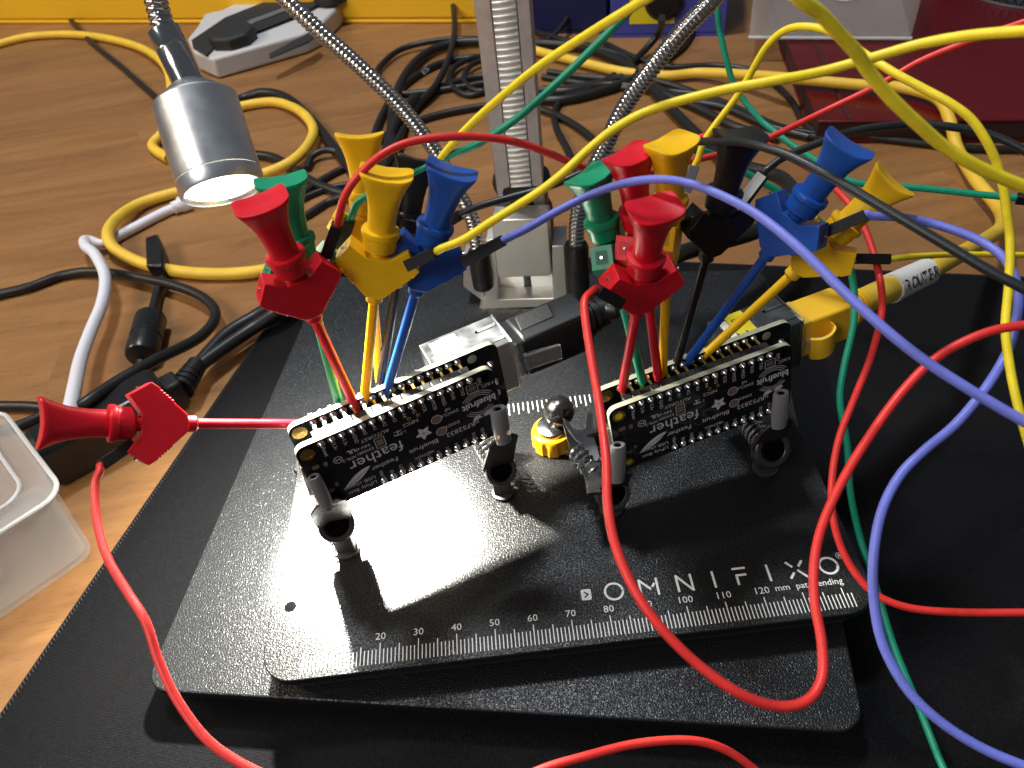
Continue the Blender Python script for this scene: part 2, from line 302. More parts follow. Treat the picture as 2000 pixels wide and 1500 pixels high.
EX, EY, EZ = np.eye(3)

# ================================================================== setting: desk, mat
DZ = -25.0; MZ = -22.0; BZ = -10.0
desk = MB().box((-900, -350, DZ-20), (900, 1100, DZ)).build('desk', 'wood'); desk['kind'] = 'structure'
# desk mat
mo = np.array([-30.5, 203.0, 0]); me1 = norm(np.array([-94.5, 10.1, 0])-np.array([-40.3, 176.2, 0])); me2 = np.array([-me1[1], me1[0], 0]) 
mc = np.array([-23.4, 228.0, 0.]); mback = norm(np.array([1.0, -0.29, 0]))
P0 = mc; P1 = mc+me1*420; P2 = P1+mback*520; P3 = mc+mback*520
mat_t = thing('desk_mat', 'black woven cloth desk mat with stitched edge under the metal base plate', 'desk mat', (*((P0+P2)/2)[:2], DZ))
def cut(P, Q, d): return P+norm(Q-P)*d
poly = []
for A_, B_, C_ in ((P3, P0, P1), (P0, P1, P2), (P1, P2, P3), (P2, P3, P0)):
    a = cut(B_, A_, 6); c = cut(B_, C_, 6)
    for i in range(6): t = i/5; poly.append((1-t)**2*a+2*t*(1-t)*B_+t*t*c)
MB().prism([p+[0, 0, DZ+0.02] for p in poly], (0, 0, MZ-DZ)).build('mat_sheet', 'fabric', mat_t, bevel=0.7)
st = MB(); npoly = len(poly)
ctr = sum(poly)/npoly
def stitch(A_, B_):
    L_ = np.linalg.norm(B_-A_); t = norm(B_-A_); inw = norm(ctr-(A_+B_)/2); inw = norm(inw-t*np.dot(inw, t)); k = int(L_/1.25)
    for i in range(k):
        p = A_+t*(i*1.25)+[0, 0, MZ+0.05]
        st.tube([p+inw*0.45+[0, 0, -0.5], p+inw*0.6, p+inw*1.5+t*0.8+[0, 0, 0.05], p+inw*1.8+t*0.9+[0, 0, -0.3]], 0.28, 5)
stitch(P0+norm(P1-P0)*6, P1); stitch(P0+norm(P3-P0)*6, P3)
M['thread'] = mat('black_edge_thread', (0.014, 0.014, 0.016), rough=0.6)
st.build('stitched_edge', 'thread', mat_t)

# ================================================================== stand base plate with column, carriage
ang = math.radians(-10.1); bx = np.array([math.cos(ang), math.sin(ang), 0]); by = np.array([-math.sin(ang), math.cos(ang), 0])
BO = np.array([-47.15, 5.57, 0.0]); BX = (BO, np.column_stack([bx, by, EZ]))
base = thing('stand_base', 'dark grey powder coated steel base plate with rounded corners under the ruled plate', 'stand base', (BO+bx*93+by*90)+[0, 0, MZ])
MB(BX).prism([p for p in rrect(0, 0, 186, 182, 7, BZ-3)], (0, 0, 3)).build('base_plate', 'base', base, bevel=0.6, seg=3)
MB(BX).prism([p for p in rrect(2.5, 2.5, 183.5, 179.5, 5, MZ+3)], (0, 0, BZ-MZ-6.02)).build('under_body', 'knife_black', base)
for fx, fy in ((14, 14), (172, 14), (14, 168), (172, 168)):
    MB(BX).lathe([(6, MZ), (7, MZ+3)], 24, (fx, fy, 0)).build('rubber_foot', 'knife_black', base)

# upper ruled plate
pl = thing('ruled_plate', 'black powder coated magnetic work plate printed with a millimetre ruler', 'work plate', (68, 42, BZ))
pp = [p for p in rrect(-10.8, -1.8, 148.0, 86.8, 8.5, -2.6, 8)]
# stepped left edge
left = [np.array([-10.6, 68, -2.6]), np.array([-9.4, 67, -2.6]), np.array([-9.4, 21, -2.6]), np.array([-10.8, 20, -2.6])]
k = [i for i, p in enumerate(pp) if p[0] < 60 and p[1] > 40][-1]
pp = pp[:k+1]+left+pp[k+1:]
MB().prism(pp, (0, 0, 2.6)).build('plate_body', 'plate', pl, bevel=0.3, seg=2)
MB().prism(rrect(-8.5, 0.3, 145.8, 84.6, 6.5, -8.0, 6), (0, 0, 5.38)).build('under_body', 'knife_black', pl)
for fx, fy in ((3, 10), (136, 10), (3, 76), (136, 76)): MB().lathe([(4, BZ), (4, -8)], 20, (fx, fy, 0)).build('rubber_foot', 'knife_black', pl)
hp = WZ(567, 1185, 0)
MB().lathe([(1.6, 0.02), (1.5, 0.06), (1.45, 0.05), (1.4, 0.05)], 24, hp).build('screw_hole', 'dark', pl)
tk = MB()
for i in range(0, 143):
    L_ = 5.6 if i % 10 == 0 else (5.0 if i % 5 == 0 else 3.9)
    tk.add([(i-0.13, 0, 0.05), (i+0.13, 0, 0.05), (i+0.13, L_, 0.05), (i-0.13, L_, 0.05)], [(0, 1, 2, 3)])
tk.build('ruler_ticks', 'ink_white', pl); tk = MB()
for i in range(0, 77):
    x = 12+i*1.5875; L_ = 5.0 if i % 2 == 0 else 3.6
    tk.add([(x-0.15, 85.2-L_, 0.05), (x+0.15, 85.2-L_, 0.05), (x+0.15, 85.2, 0.05), (x-0.15, 85.2, 0.05)], [(0, 1, 2, 3)])
tk.build('inch_scale_ticks', 'ink_white', pl)
tx = MB()
for i in range(10, 130, 10): tx.text(str(i), 2.7, (i, 6.6, 0), EX, EY, EZ, 'CENTER', 0.05, sx=1.05)
tx.text('mm', 2.6, (123.5, 6.8, 0), EX, EY, EZ, 'LEFT', 0.05); tx.text('pat. pending', 2.5, (129.0, 6.8, 0), EX, EY, EZ, 'LEFT', 0.05)
tx.build('ruler_numbers', 'ink_white', pl)
lg = MB()
def LZ(u, v): return WZ(u, v, 0)
H = 4.7; W_ = 0.62
lt = {'O': [arc(0, 0, H/2, 0, 360, 28)],
      'M': [[(-2.3, -H/2), (-2.3, H/2), (0.4, -H*0.12)], [(1.0, 0.1), (1.6, 0.9)], [(2.3, H/2), (2.3, -H/2)]],
      'N': [[(-1.9, -H/2), (-1.9, H/2), (1.9, -H/2), (1.9, H/2)]], 'I': [[(0, -H/2), (0, H/2)]],
      'F': [[(-1.6, H/2), (1.7, H/2)], [(-1.0, -H/2), (-1.0, 0.35), (1.5, 0.35)]],
      'X': [[(-2.1, H/2), (-0.9, 0.95)], [(2.1, H/2), (0.9, 0.95)], [(-2.1, -H/2), (-0.9, -0.95)], [(2.1, -H/2), (0.3, -0.3)]]}
pxs = [('O', 1199, 1155), ('M', 1267, 1147), ('N', 1337, 1139), ('I', 1394, 1132), ('F', 1446, 1125), ('I', 1501, 1119), ('X', 1555, 1112), ('O', 1618, 1105)]
A0 = LZ(1199, 1155); A1 = LZ(1618, 1105)
for ch, u, v in pxs:
    q = LZ(u, v); q = np.array([q[0], (A0[1]+A1[1])/2, 0]); strokes(lg, lt[ch], W_, q, EX, EY, EZ, 0.05)
q = np.array([LZ(1642, 1092)[0], (A0[1]+A1[1])/2+2.6, 0]); strokes(lg, [arc(0, 0, 0.9, 0, 360, 16), [(-0.25, -0.45), (-0.25, 0.45), (0.3, 0.4), (0.3, 0.05), (-0.2, 0), (0.35, -0.45)]], 0.16, q, EX, EY, EZ, 0.05)
q = np.array([LZ(1145, 1162)[0], (A0[1]+A1[1])/2, 0])
sq = [(p[0]+q[0], p[1]+q[1], 0.05) for p in rrect(-1.35, -1.6, 1.35, 1.6, 0.5, 0)]
lg.add(sq, [tuple(range(len(sq)))])
lg.build('brand_lettering', 'ink_white', pl)
strokes(MB(), [[(-0.45, 0.75), (0.5, 0), (-0.45, -0.75)]], 0.4, q, EX, EY, EZ, 0.10).build('icon_arrow', 'ink_black', pl)

# column with rack
col = thing('rack_column', 'grey aluminium column with a toothed rack strip rising from a black collar', 'column', (72, 158, BZ))
cang = math.radians(-7); cx_ = np.array([math.cos(cang), math.sin(cang), 0]); cy_ = np.array([-math.sin(cang), math.cos(cang), 0])
CO = WP(1011, 322, (0, 156, 0), EY); CO = np.array([CO[0], CO[1], 0])
CX = (CO, np.column_stack([cx_, cy_, EZ]))
MB(CX).box((-8.6, 0.4, BZ), (-3.4, 16, 260)).box((4.4, 0.4, BZ), (8.6, 16, 260)).box((-3.4, 2.2, BZ), (4.4, 16, 260)).build('column_body', 'alu_grey', col, bevel=0.4)
rk = MB(CX).box((-3.3, 1.0, BZ), (4.3, 2.19, 34.9)); rk.build('guide_strip', 'alu_raw', col, bevel=0.15)
tt = MB(CX).box((-3.3, 0.6, 35), (4.3, 2.19, 260))
z = 35.6
while z < 255: tt.prism([(-3.2, 0.6, z-0.3), (-3.2, 0.15, z+0.2), (-3.2, -0.1, z+0.6), (-3.2, -0.1, z+0.9), (-3.2, 0.15, z+1.3), (-3.2, 0.6, z+1.7)], (7.4, 0, 0)); z += 2.05
tt.build('toothed_rack', 'alu_raw', col, bevel=0.12, seg=1)
cc = WD(1037, 372, np.dot(CO+[0, 0, 28]-CC, CF)); cc = np.array([CO[0]+1.2, CO[1]+9, 0])
MB().lathe([(10.5, BZ+0.2), (11, BZ+2), (11, 24), (10, 26.5), (9.6, 27), (9.6, 33.6), (10.6, 34), (11.0, 36), (10.6, 38), (9.6, 38.5)], 40, cc).build('collar', 'p_black', col)
# carriage (aluminium slide block in front of the column)
car = thing('slide_block', 'pale aluminium U shaped slide block bolted to the base in front of the column', 'slide block', (68, 147, BZ))
SO = WZ(1020, 601, BZ+0.1); nS = -by
def SP(u, v, off=0.0): return WP(u, v, SO+by*off, by)
MB().prism([SP(*q) for q in ((935, 604), (947, 587), (948, 470), (972, 468), (972, 586), (1080, 583), (1078, 481), (1104, 479), (1107, 583), (1109, 598))], by*13).build('u_frame', 'alu_raw', car, bevel=0.35)
MB().prism([SP(*q, -1.0) for q in ((960, 431), (1070, 427), (1077, 530), (1074, 539), (974, 542), (970, 532))], by*9.5).build('inner_slide', 'alu_raw', car, bevel=0.4)
b_ = MB().prism([SP(*q, 8.0) for q in ((972, 520), (1078, 520), (1080, 585), (972, 588))], by*2.0); b_.build('pocket_wall', 'alu', car)
for u in (1003, 1048):
    q = SP(u, 592, -0.05)
# side brackets
MB().prism([SP(*q, 5) for q in ((905, 560), (905, 500), (945, 498), (945, 590))], by*8).build('side_bracket', 'alu_grey', car, bevel=0.3)

# ================================================================== lamp and goosenecks
dpt = float(np.dot(LAMP_FACE-CC, CF)); LF = WD(437, 374, dpt)
vv = norm(CC-LF); pp_ = WD(378, 190, dpt)-LF; pp_ = norm(pp_-vv*np.dot(pp_, vv)); la = norm(-0.33*vv+0.944*pp_)   # the lens faces a little toward the camera
ln = thing('lamp_head', 'lit silver cylindrical work lamp head hanging from a chrome gooseneck', 'lamp', LF)
R_ = 10.2
MB().lathe([(R_-1.9, 2.0), (R_-0.9, 0.2), (R_-0.3, 0.0), (R_, 0.5), (R_, 3.6)], 56, LF, la, cap=False).build('lens_ring', 'alu', ln)
MB().lathe([(R_-0.35, 3.55), (R_-0.05, 3.9), (R_-0.05, 22.6), (R_-0.5, 23.2), (R_-1.0, 23.25)], 56, LF, la).build('lamp_barrel', 'alu', ln)
MB().lathe([(R_-1.2, 23.2), (R_-1.6, 24.0), (R_-5.6, 27.2), (R_-6.2, 27.4)], 48, LF, la).build('lamp_shoulder', 'alu_collar', ln)
MB().lathe([(R_-2.0, 0.9), (R_-2.1, 1.0)], 48, LF, la).build('lens', 'lens', ln)
LE = LF+la*27.2; dLE = float(np.dot(LE-CC, CF))
n2 = WD(319, 57, dLE-3); n3 = WD(299, 20, float(np.dot(LE-CC, CF))-9)
nk = norm(n2-LE); 
MB().lathe([(3.7, -0.5), (3.75, 4), (3.8, 9.2), (3.65, 9.5), (3.8, 9.8), (3.85, 13.6), (3.2, 14)], 32, LE, nk).build('neck_sleeve', 'chrome', ln)
def gooseneck_mesh(pts, r, pitch=1.7, amp=0.10):
    P = catmull(pts, 10); seg = [0]
    for i in range(1, len(P)): seg.append(seg[-1]+np.linalg.norm(P[i]-P[i-1]))
    tot = seg[-1]; n = int(tot/pitch*5); out = []; R = []
    for i in range(n+1):
        s_ = tot*i/n; j = min(max(np.searchsorted(seg, s_)-1, 0), len(P)-2); t = (s_-seg[j])/max(seg[j+1]-seg[j], 1e-9)
        out.append(P[j]*(1-t)+P[j+1]*t); R.append(r*(1-amp*(0.5-0.5*math.cos(2*math.pi*s_/pitch))**2))
    return MB().tube(out, R, 16)
d0 = float(np.dot(LE-CC, CF))
gooseneck_mesh([LE+nk*13.2, WD(308, 15, d0-4), WD(303, -10, d0-5), WD(294, -60, d0-8), WD(284, -140, d0-16)], 2.85, 1.6, 0.16).build('gooseneck', 'chrome', ln)
g2 = thing('gooseneck_arm', 'chrome gooseneck arm sloping down from the top left to the slide block', 'gooseneck arm', WD(935, 500, 285))
gooseneck_mesh([WD(500, -60, 232), WD(560, 0, 236), WD(625, 62, 242), (WD(700, 128, 250)), WD(775, 200, 258), WD(826, 262, 266), WD(862, 315, 272), WD(895, 375, 278), WD(922, 430, 283), WD(934, 492, 287)], 2.75, 1.5, 0.16).build('flexible_tube', 'chrome', g2)
MB().lathe([(4.0, -16), (4.0, 0), (3.5, 1.0)], 24, WD(934, 492, 287), (0, 0, 1)).build('socket', 'p_black', g2)
g3 = thing('gooseneck_arm', 'dark chrome gooseneck arm rising from behind the green hook clip to the top edge', 'gooseneck arm', WD(1125, 540, 280))
gooseneck_mesh([WD(1440, -60, 232), WD(1392, 0, 236), WD(1335, 58, 240), WD(1272, 135, 246), WD(1218, 212, 254), WD(1180, 290, 262), WD(1142, 370, 270), WD(1128, 430, 276), WD(1125, 482, 280)], 3.0, 1.5, 0.16).build('flexible_tube', 'chrome', g3)
sb = WD(1125, 482, 280)
MB().lathe([(4.6, -26), (4.6, 0), (3.9, 1.4), (3.3, 1.6)], 28, sb, (0, 0, 1)).build('socket', 'p_black', g3)

# ================================================================== circuit boards
BRD = {'A': (np.array([10.350033746512457, 27.113718481113516, 53.88555249757858]), np.array([[0.935959014479995, -0.3471304587455757, -0.059001422226077314], [0.34944054427915605, 0.9363230055586595, 0.034504134179295196], [0.043266953064675755, -0.05291194451786669, 0.9976614139575793]])),
       'B': (np.array([85.08141707107731, 37.449118355171215, 42.85241976226004]), np.array([[0.9695314152370088, -0.21793275707922527, -0.1118666539249401], [0.22598325226817928, 0.9719570258532896, 0.06504697985853775], [0.09455371258079383, -0.08834508071346114, 0.9915920240456346]]))}
def bl(k, x, y, z): o, A = BRD[k]; return o+A @ np.array([x, y, z], float)
def rr_local(x0, z0, x1, z1, r, y):
    return [np.array([p[0], y, p[1]]) for p in rrect(x0, z0, x1, z1, r, 0, 5)]
def make_board(k, label):
    X = BRD[k]; o, A = X
    t = thing('microcontroller_board', label, 'circuit board', bl(k, 25.4, 0, -22.86), A, 'small black circuit boards held upright in clamps')
    FRt = FR[t.name]
    MB(X).prism(rr_local(0, -22.86, 50.8, 0, 2.4, 0.03), (0, 1.54, 0)).build('board_core', 'pcb_edge', t)
    for y, dy in ((0.0, 0.028), (1.572, 0.028)):
        MB(X).prism(rr_local(0.02, -22.84, 50.78, -0.02, 2.4, y), (0, dy, 0)).build('solder_mask', 'pcb', t)
    nv = np.array([0, -1.0, 0])
    for i in range(28):
        x, z = (6.35+2.54*i, -1.4) if i < 16 else (16.51+2.54*(i-16), -21.5)
        rj = random.uniform(0.8, 1.0)
        MB(X).lathe([(0.98, 0), (0.95*rj, 0.12), (0.75*rj, 0.38), (0.45*rj, 0.7), (0.30, 0.95), (0.12, 1.05)], 14, (x, 0.0, z), nv).build('solder_joint', 'solder', t)
    for x, z, r in ((2.54, -2.9, 1.75), (3.4, -20.6, 1.35)):
        g = MB(X).lathe([(r*0.62, 0.01), (r*0.62, 0.12), (r, 0.12), (r, 0.0)], 28, (x, 0.0, z), nv, cap=False).build('plated_hole_ring', 'gold', t)
        MB(X).lathe([(r*0.62, 0.03), (r*0.55, 0.04)], 24, (x, 0, z), nv).build('hole', 'gold' if k == 'A' else 'label_yellow', g)
    MB(X).lathe([(1.25, 0.02), (1.2, 0.04)], 24, (48.2, 0, -2.4), nv).build('mounting_hole', 'dark', t)
    for x, z, r in ((33.9, -9.0, 1.15), (34.2, -13.5, 1.15)): MB(X).lathe([(r, 0), (r, 0.05)], 24, (x, 0, z), nv).build('test_pad', 'copper_pad', t)
    for x, z in ((27.6, -5.3), (29.9, -5.3)): MB(X).lathe([(0.55, 0), (0.5, 0.06)], 14, (x, 0, z), nv).build('antenna_pad', 'gold', t)
    for x, z, a, b in ((19.1, -8.5, 0.9, 1.0), (44.6, -4.2, 1.0, 0.75)):
        for s_ in (-1, 1):
            MB(X).box((x-a*0.9, -0.05, z+s_*b*0.5-b*0.42), (x+a*0.9, 0, z+s_*b*0.5+b*0.42)).build('solder_jumper', 'copper_pad', t)
    for x, z, w, h in ((2.9, -7.7, 0.9, 0.6), (5.6, -15.8, 0.45, 0.65), (5.3, -8.0, 0.5, 0.7), (3.9, -17.0, 0.7, 0.6)):
        MB(X).prism([np.array([p[0], -0.05, p[1]]) for p in rrect(x-w, z-h, x+w, z+h, min(w, h)*0.7, 0, 4)], (0, 0.05, 0)).build('shield_tab_pad', 'copper_pad', t)
    # silkscreen
    s_ = MB(X); n = nv; R180 = ((-1, 0, 0), (0, 0, -1)); RV = ((0, 0, -1), (1, 0, 0))
    def T(txt, size, x, z, rot=R180, al='LEFT', bold=0.0, sx=1.0): s_.text(txt, size, (x, 0, z), rot[0], rot[1], n, al, 0.045, bold, sx)
    T('feather', 5.0, 24.1, -10.6, sx=0.98)
    T('Feather', 2.1, 21.8, -15.3, sx=1.1); T('Bluefruit', 2.1, 32.8, -15.2, sx=1.1); T('nRF52832', 2.1, 44.2, -15.0, sx=1.08)
    T('USB charge', 1.6, 14.9, -18.2, sx=1.12); T('LiPoly Batt', 1.6, 14.8, -20.1, sx=1.1)
    T('AUTORST', 1.5, 22.2, -5.3, sx=1.1); T('NFC2', 1.5, 29.6, -6.1, sx=1.1); T('SWCLK', 1.4, 39.9, -8.4, sx=1.1); T('SWDIO', 1.4, 39.4, -12.3, sx=1.1)
    T('94V-0', 1.4, 16.8, -7.3, sx=1.1); T('E343681', 1.25, 17.2, -8.9); T('XML-2', 1.25, 12.6, -9.1); T('UL', 1.7, 13.0, -7.0, bold=0.03)
    T('F.RST', 1.4, 50.3, -4.4); T('DFU', 1.3, 46.4, -1.8, RV); T('VBATADC', 1.2, 30.9, -18.4)
    T('NF', 1.3, 38.0, -6.9); T('1', 1.3, 26.0, -8.0)
    top = ['Reset', '3.3v', '3.3v', 'GND', 'A0', 'A1', 'A2', 'A3', 'A4', 'A5', 'SCK', 'MOSI', 'MISO', 'RX0', 'TX0']
    for i, w in enumerate(top): T(w, 1.35, 6.0+2.54*i, -2.7, RV)
    bot = ['VBAT', 'EN', 'USB', '13', '12', '11', '15', '31', '30', '27', 'SCL', 'SDA']
    for i, w in enumerate(bot): T(w, 1.25, 16.1+2.54*i, -20.6+(-0.0), RV, 'RIGHT')
    T('bluefruit', 3.0, 50.0, -8.6, bold=0.025, sx=0.90)
    ll = [arc(45.3, -9.9, r, 35, 145, 16, ry=r*0.85) for r in (3.4, 4.1, 4.8)]+[arc(45.3, -9.9, r, 215, 325, 16, ry=r*0.85) for r in (3.2, 3.9, 4.5)]
    ll += [arc(8.3, -8.3, 1.05, 0, 360, 20), [(7.8, -8.7), (7.8, -7.9), (8.3, -8.5), (8.8, -7.9), (8.8, -8.7)]]
    ll += [[(17.9, -6.9), (20.3, -6.9), (20.3, -10.1), (17.9, -10.1), (17.9, -6.9)], [(43.2, -2.9), (46.0, -2.9), (46.0, -5.5), (43.2, -5.5), (43.2, -2.9)]]
    ll += [arc(33.9, -9.0, 1.35, 0, 360, 22), arc(34.2, -13.5, 1.35, 0, 360, 22)]
    strokes(s_, ll, 0.16, (0, 0, 0), EX, EZ, n, 0.05)
    for i in range(9):   # certification mark cross hatch
        a = random.uniform(0, 360); strokes(s_, [[(23.6+0.9*math.cos(a), -8.1+0.9*math.sin(a)), (24.4+0.7*math.cos(a*2), -8.1+0.8*math.sin(a*3))]], 0.14, (0, 0, 0), EX, EZ, n, 0.05)
    # flower: five petals
    for i in range(5):
        a = math.radians(-90-8+72*i); c = np.array([29.8, -11.6]); d = np.array([math.cos(a), math.sin(a)]); e = np.array([-d[1], d[0]])
        pts = [c+d*0.12, c+d*0.9+e*0.72, c+d*1.6+e*0.42, c+d*2.25, c+d*1.6-e*0.42, c+d*0.9-e*0.72]
        s_.add([(p[0], -0.05, p[1]) for p in pts], [tuple(range(6))])
    # leaves by the nrf text
    for sgn, x0 in ((1, 45.6), (-1, 45.4)):
        pts = [(x0, -14.6), (x0+sgn*0.9, -13.4), (x0+sgn*2.2, -13.3+(-0.5 if sgn < 0 else 0.2)), (x0+sgn*2.9, -14.0+(-1.2 if sgn < 0 else 0.0)), (x0+sgn*1.6, -14.8)]
        s_.add([(p[0], -0.05, p[1]) for p in pts], [tuple(range(5))])
    # quill
    q = []
    for i in range(13): t_ = i/12; q.append((14.7-7.9*t_, -14.5-0.2*math.sin(t_*3)-3.9*t_**1.25+1.05*math.sin(math.pi*t_)**0.8*1.0))
    for i in range(12, -1, -1): t_ = i/12; q.append((14.7-7.9*t_+0.5*math.sin(math.pi*t_), -14.6-0.2*math.sin(t_*3)-3.9*t_**1.25-1.0*math.sin(math.pi*t_)))
    s_.add([(p[0], -0.05, p[1]) for p in q], [tuple(range(len(q)))])
    sk = s_.build('silkscreen', 'silk', t)
    strokes(MB(X), [[(13.6, -15.1), (11.0, -16.6), (8.3, -18.0)]], 0.14, (0, 0, 0), EX, EZ, n, 0.09).build('quill_rib', 'ink_black', sk)
    hb = MB(X)
    for i in range(16): hb.prism([(6.35+2.54*i-1.22, 1.61, -0.25), (6.35+2.54*i+1.22, 1.61, -0.25), (6.35+2.54*i+1.22, 1.61, -2.7), (6.35+2.54*i-1.22, 1.61, -2.7)], (0, 2.5, 0))
    hb.build('pin_header', 'header', t, bevel=0.18)
    hb = MB(X)
    for i in range(12): hb.prism([(16.51+2.54*i-1.22, 1.61, -20.2), (16.51+2.54*i+1.22, 1.61, -20.2), (16.51+2.54*i+1.22, 1.61, -22.7), (16.51+2.54*i-1.22, 1.61, -22.7)], (0, 2.5, 0))
    hb.build('pin_header', 'header', t, bevel=0.18)
    for i in range(28):
        x, z = (6.35+2.54*i, -1.45) if i < 16 else (16.51+2.54*(i-16), -21.5)
        MB(X).box((x-0.32, 4.1, z-0.32), (x+0.32, 7.95, z+0.32)).build('header_pin', 'gold', t)
    # parts on the hidden face
    MB(X).box((20, 1.61, -16), (33, 3.4, -5)).build('radio_module_shield', 'tin', t, bevel=0.3)
    MB(X).box((-0.6, 1.61, -15), (4.6, 4.2, -7.6)).build('usb_socket', 'tin', t, bevel=0.3)
    return t
make_board('A', 'black circuit board lit by the lamp, nearest to it, its white lettering upside down')
make_board('B', 'black circuit board in shade beside the yellow knob, its white lettering upside down')

def make_wing(k, label, shield):
    X = BRD[k]; Y0 = 8.0; Lx = 55.4
    t = thing('network_board', label, 'network board', bl(k, 28, 9, -22.86), BRD[k][1], 'network adapter boards behind the front boards')
    MB(X).prism(rr_local(0, -22.86, Lx, 0, 2.4, Y0+0.03), (0, 1.54, 0)).build('board_core', 'pcb_edge', t)
    for y in (Y0, Y0+1.572): MB(X).prism(rr_local(0.02, -22.84, Lx-0.02, -0.02, 2.4, y), (0, 0.028, 0)).build('solder_mask', 'pcb', t)
    nv = (0, -1.0, 0)
    for i in range(16):
        x = 6.35+2.54*i
        MB(X).lathe([(1.0, 0), (0.9, 0.3), (0.55, 0.75), (0.5, 0.8)], 14, (x, Y0, -1.45), nv).build('solder_joint', 'solder', t)
        MB(X).box((x-0.3, Y0+1.6, -1.75), (x+0.3, Y0+3.4, -1.15)).build('pin_tip', 'solder', t)
    for x, z in ((52.6, -6.2), (53.0, -12.5), (52.9, -16.4)): MB(X).lathe([(1.0, 0), (0.8, 0.5), (0.3, 1.3)], 14, (x, Y0, z), nv).build('solder_joint', 'solder', t)
    g = MB(X).lathe([(1.15, 0.01), (1.15, 0.14), (1.85, 0.14), (1.85, 0.0)], 28, (2.54, Y0, -2.54), nv, cap=False).build('plated_hole_ring', 'gold', t)
    MB(X).lathe([(1.15, 0.03), (1.0, 0.04)], 24, (2.54, Y0, -2.54), nv).build('hole', 'gold', g)
    MB(X).lathe([(1.3, 0.02), (1.25, 0.04)], 24, (48.3, Y0, -2.3), nv).build('mounting_hole', 'pcb_edge', t)
    # jack
    jz0, jz1, jy0, jy1, jx0, jx1 = -19.4, -3.3, Y0+1.62, Y0+14.8, 38.6, 60.4
    j = MB(X)
    j.box((jx0, jy0, jz0), (jx1-0.6, jy1, jz1)); j.box((jx1-0.62, jy0-0.1, jz0-0.25), (jx1, jy1+0.25, jz1+0.25))
    jk = j.build('jack_shield', shield, t, bevel=0.35)
    MB(X).box((jx1-0.01, jy0+1.5, jz0+2), (jx1+0.05, jy1-1, jz1-2)).build('jack_opening', 'dark', jk)
    for yy in (Y0+4.2, Y0+10.4):
        MB(X).prism([np.array([p[0], p[1], jz1+0.02]) for p in rrect(53.2, yy-0.55, 59.4, yy+0.55, 0.5, 0, 4)], (0, 0, 0.06)).build('spring_slot', 'dark', jk)
        MB(X).add([(54.0, yy-0.35, jz1+0.09), (59.2, yy-0.35, jz1+0.09), (59.2, yy+0.35, jz1+0.75), (54.0, yy+0.35, jz1+0.12)], [(0, 1, 2, 3)]).build('spring_finger', shield, jk)
    for xx, yy in ((41, Y0+3.2), (45, Y0+2.6), (49, Y0+2.8)): MB(X).lathe([(0.55, 0), (0.45, 0.7)], 10, (xx, yy, jz1), (0, 0, 1)).build('shield_dimple', shield, jk)
    return t, (jx0, jx1, jy0, jy1, jz0, jz1)
wA, J = make_wing('A', 'black network board with bright metal jack and white sticker, behind the lamp lit board', 'tin')
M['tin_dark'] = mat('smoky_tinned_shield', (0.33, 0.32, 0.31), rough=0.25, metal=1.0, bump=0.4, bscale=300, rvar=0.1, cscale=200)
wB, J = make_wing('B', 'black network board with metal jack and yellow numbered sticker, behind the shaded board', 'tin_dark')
zt = J[5]+0.03
X = BRD['A']; lbl = MB(X).prism([(41.2, J[2]+5.6, zt), (48.6, J[2]+6.0, zt), (48.4, J[3]-1.2, zt), (41.0, J[3]-1.6, zt)], (0, 0, 0.08)).build('white_sticker', 'label_white', wA)
MB(X).text('4', 2.8, (46.2, J[2]+10.6, zt+0.08), (-0.1, -1, 0), (1, -0.1, 0), (0, 0, 1), 'CENTER', 0.03, bold=-0.01).build('sticker_number', 'ink_black', lbl)
X = BRD['B']; lbl = MB(X).prism([(43.0, J[2]+1.0, zt), (48.4, J[2]+1.0, zt), (48.6, J[3]-0.6, zt), (43.2, J[3]-0.6, zt)], (0, 0, 0.08)).build('yellow_sticker', 'label_yellow', wB)
MB(X).text('85', 3.6, (43.9, J[2]+7.6, zt+0.08), (1, 0.0, 0), (0, 1, 0), (0, 0, 1), 'LEFT', 0.03).build('sticker_number', 'ink_black', lbl)
MB(X).prism([(40.6, J[2]+3.0, zt), (42.8, J[2]+3.0, zt), (42.9, J[3]-2.6, zt), (40.7, J[3]-2.6, zt)], (0, 0, 0.07)).build('white_sticker', 'label_white', wB)

# ================================================================== network plugs and their cables
def tube_px(pts, r, k=8, seg=10, default=None):
    """pts (u, v, depth_mm): smooth curve through real 3-D points"""
    P = catmull([(u, v, d) for u, v, d in pts], k); return MB().tube([WD(*p) for p in P], r, seg)
def tube_desk(pts, r, z=None, k=8, seg=12):
    """pts (u, v[, height above the desk]): cable lying on the desk"""
    q = [(p[0], p[1], (p[2] if len(p) > 2 else 0.0)) for p in pts]; P = catmull(q, k); base_z = DZ+r+0.05
    return MB().tube([WZ(p[0], p[1], base_z+max(0, p[2])) for p in P], r, seg)
def desk_cable(name, pts, r, m, label, cat='cable', group=None): return tag(tube_desk(pts, r).build(name, m), label, cat, group)

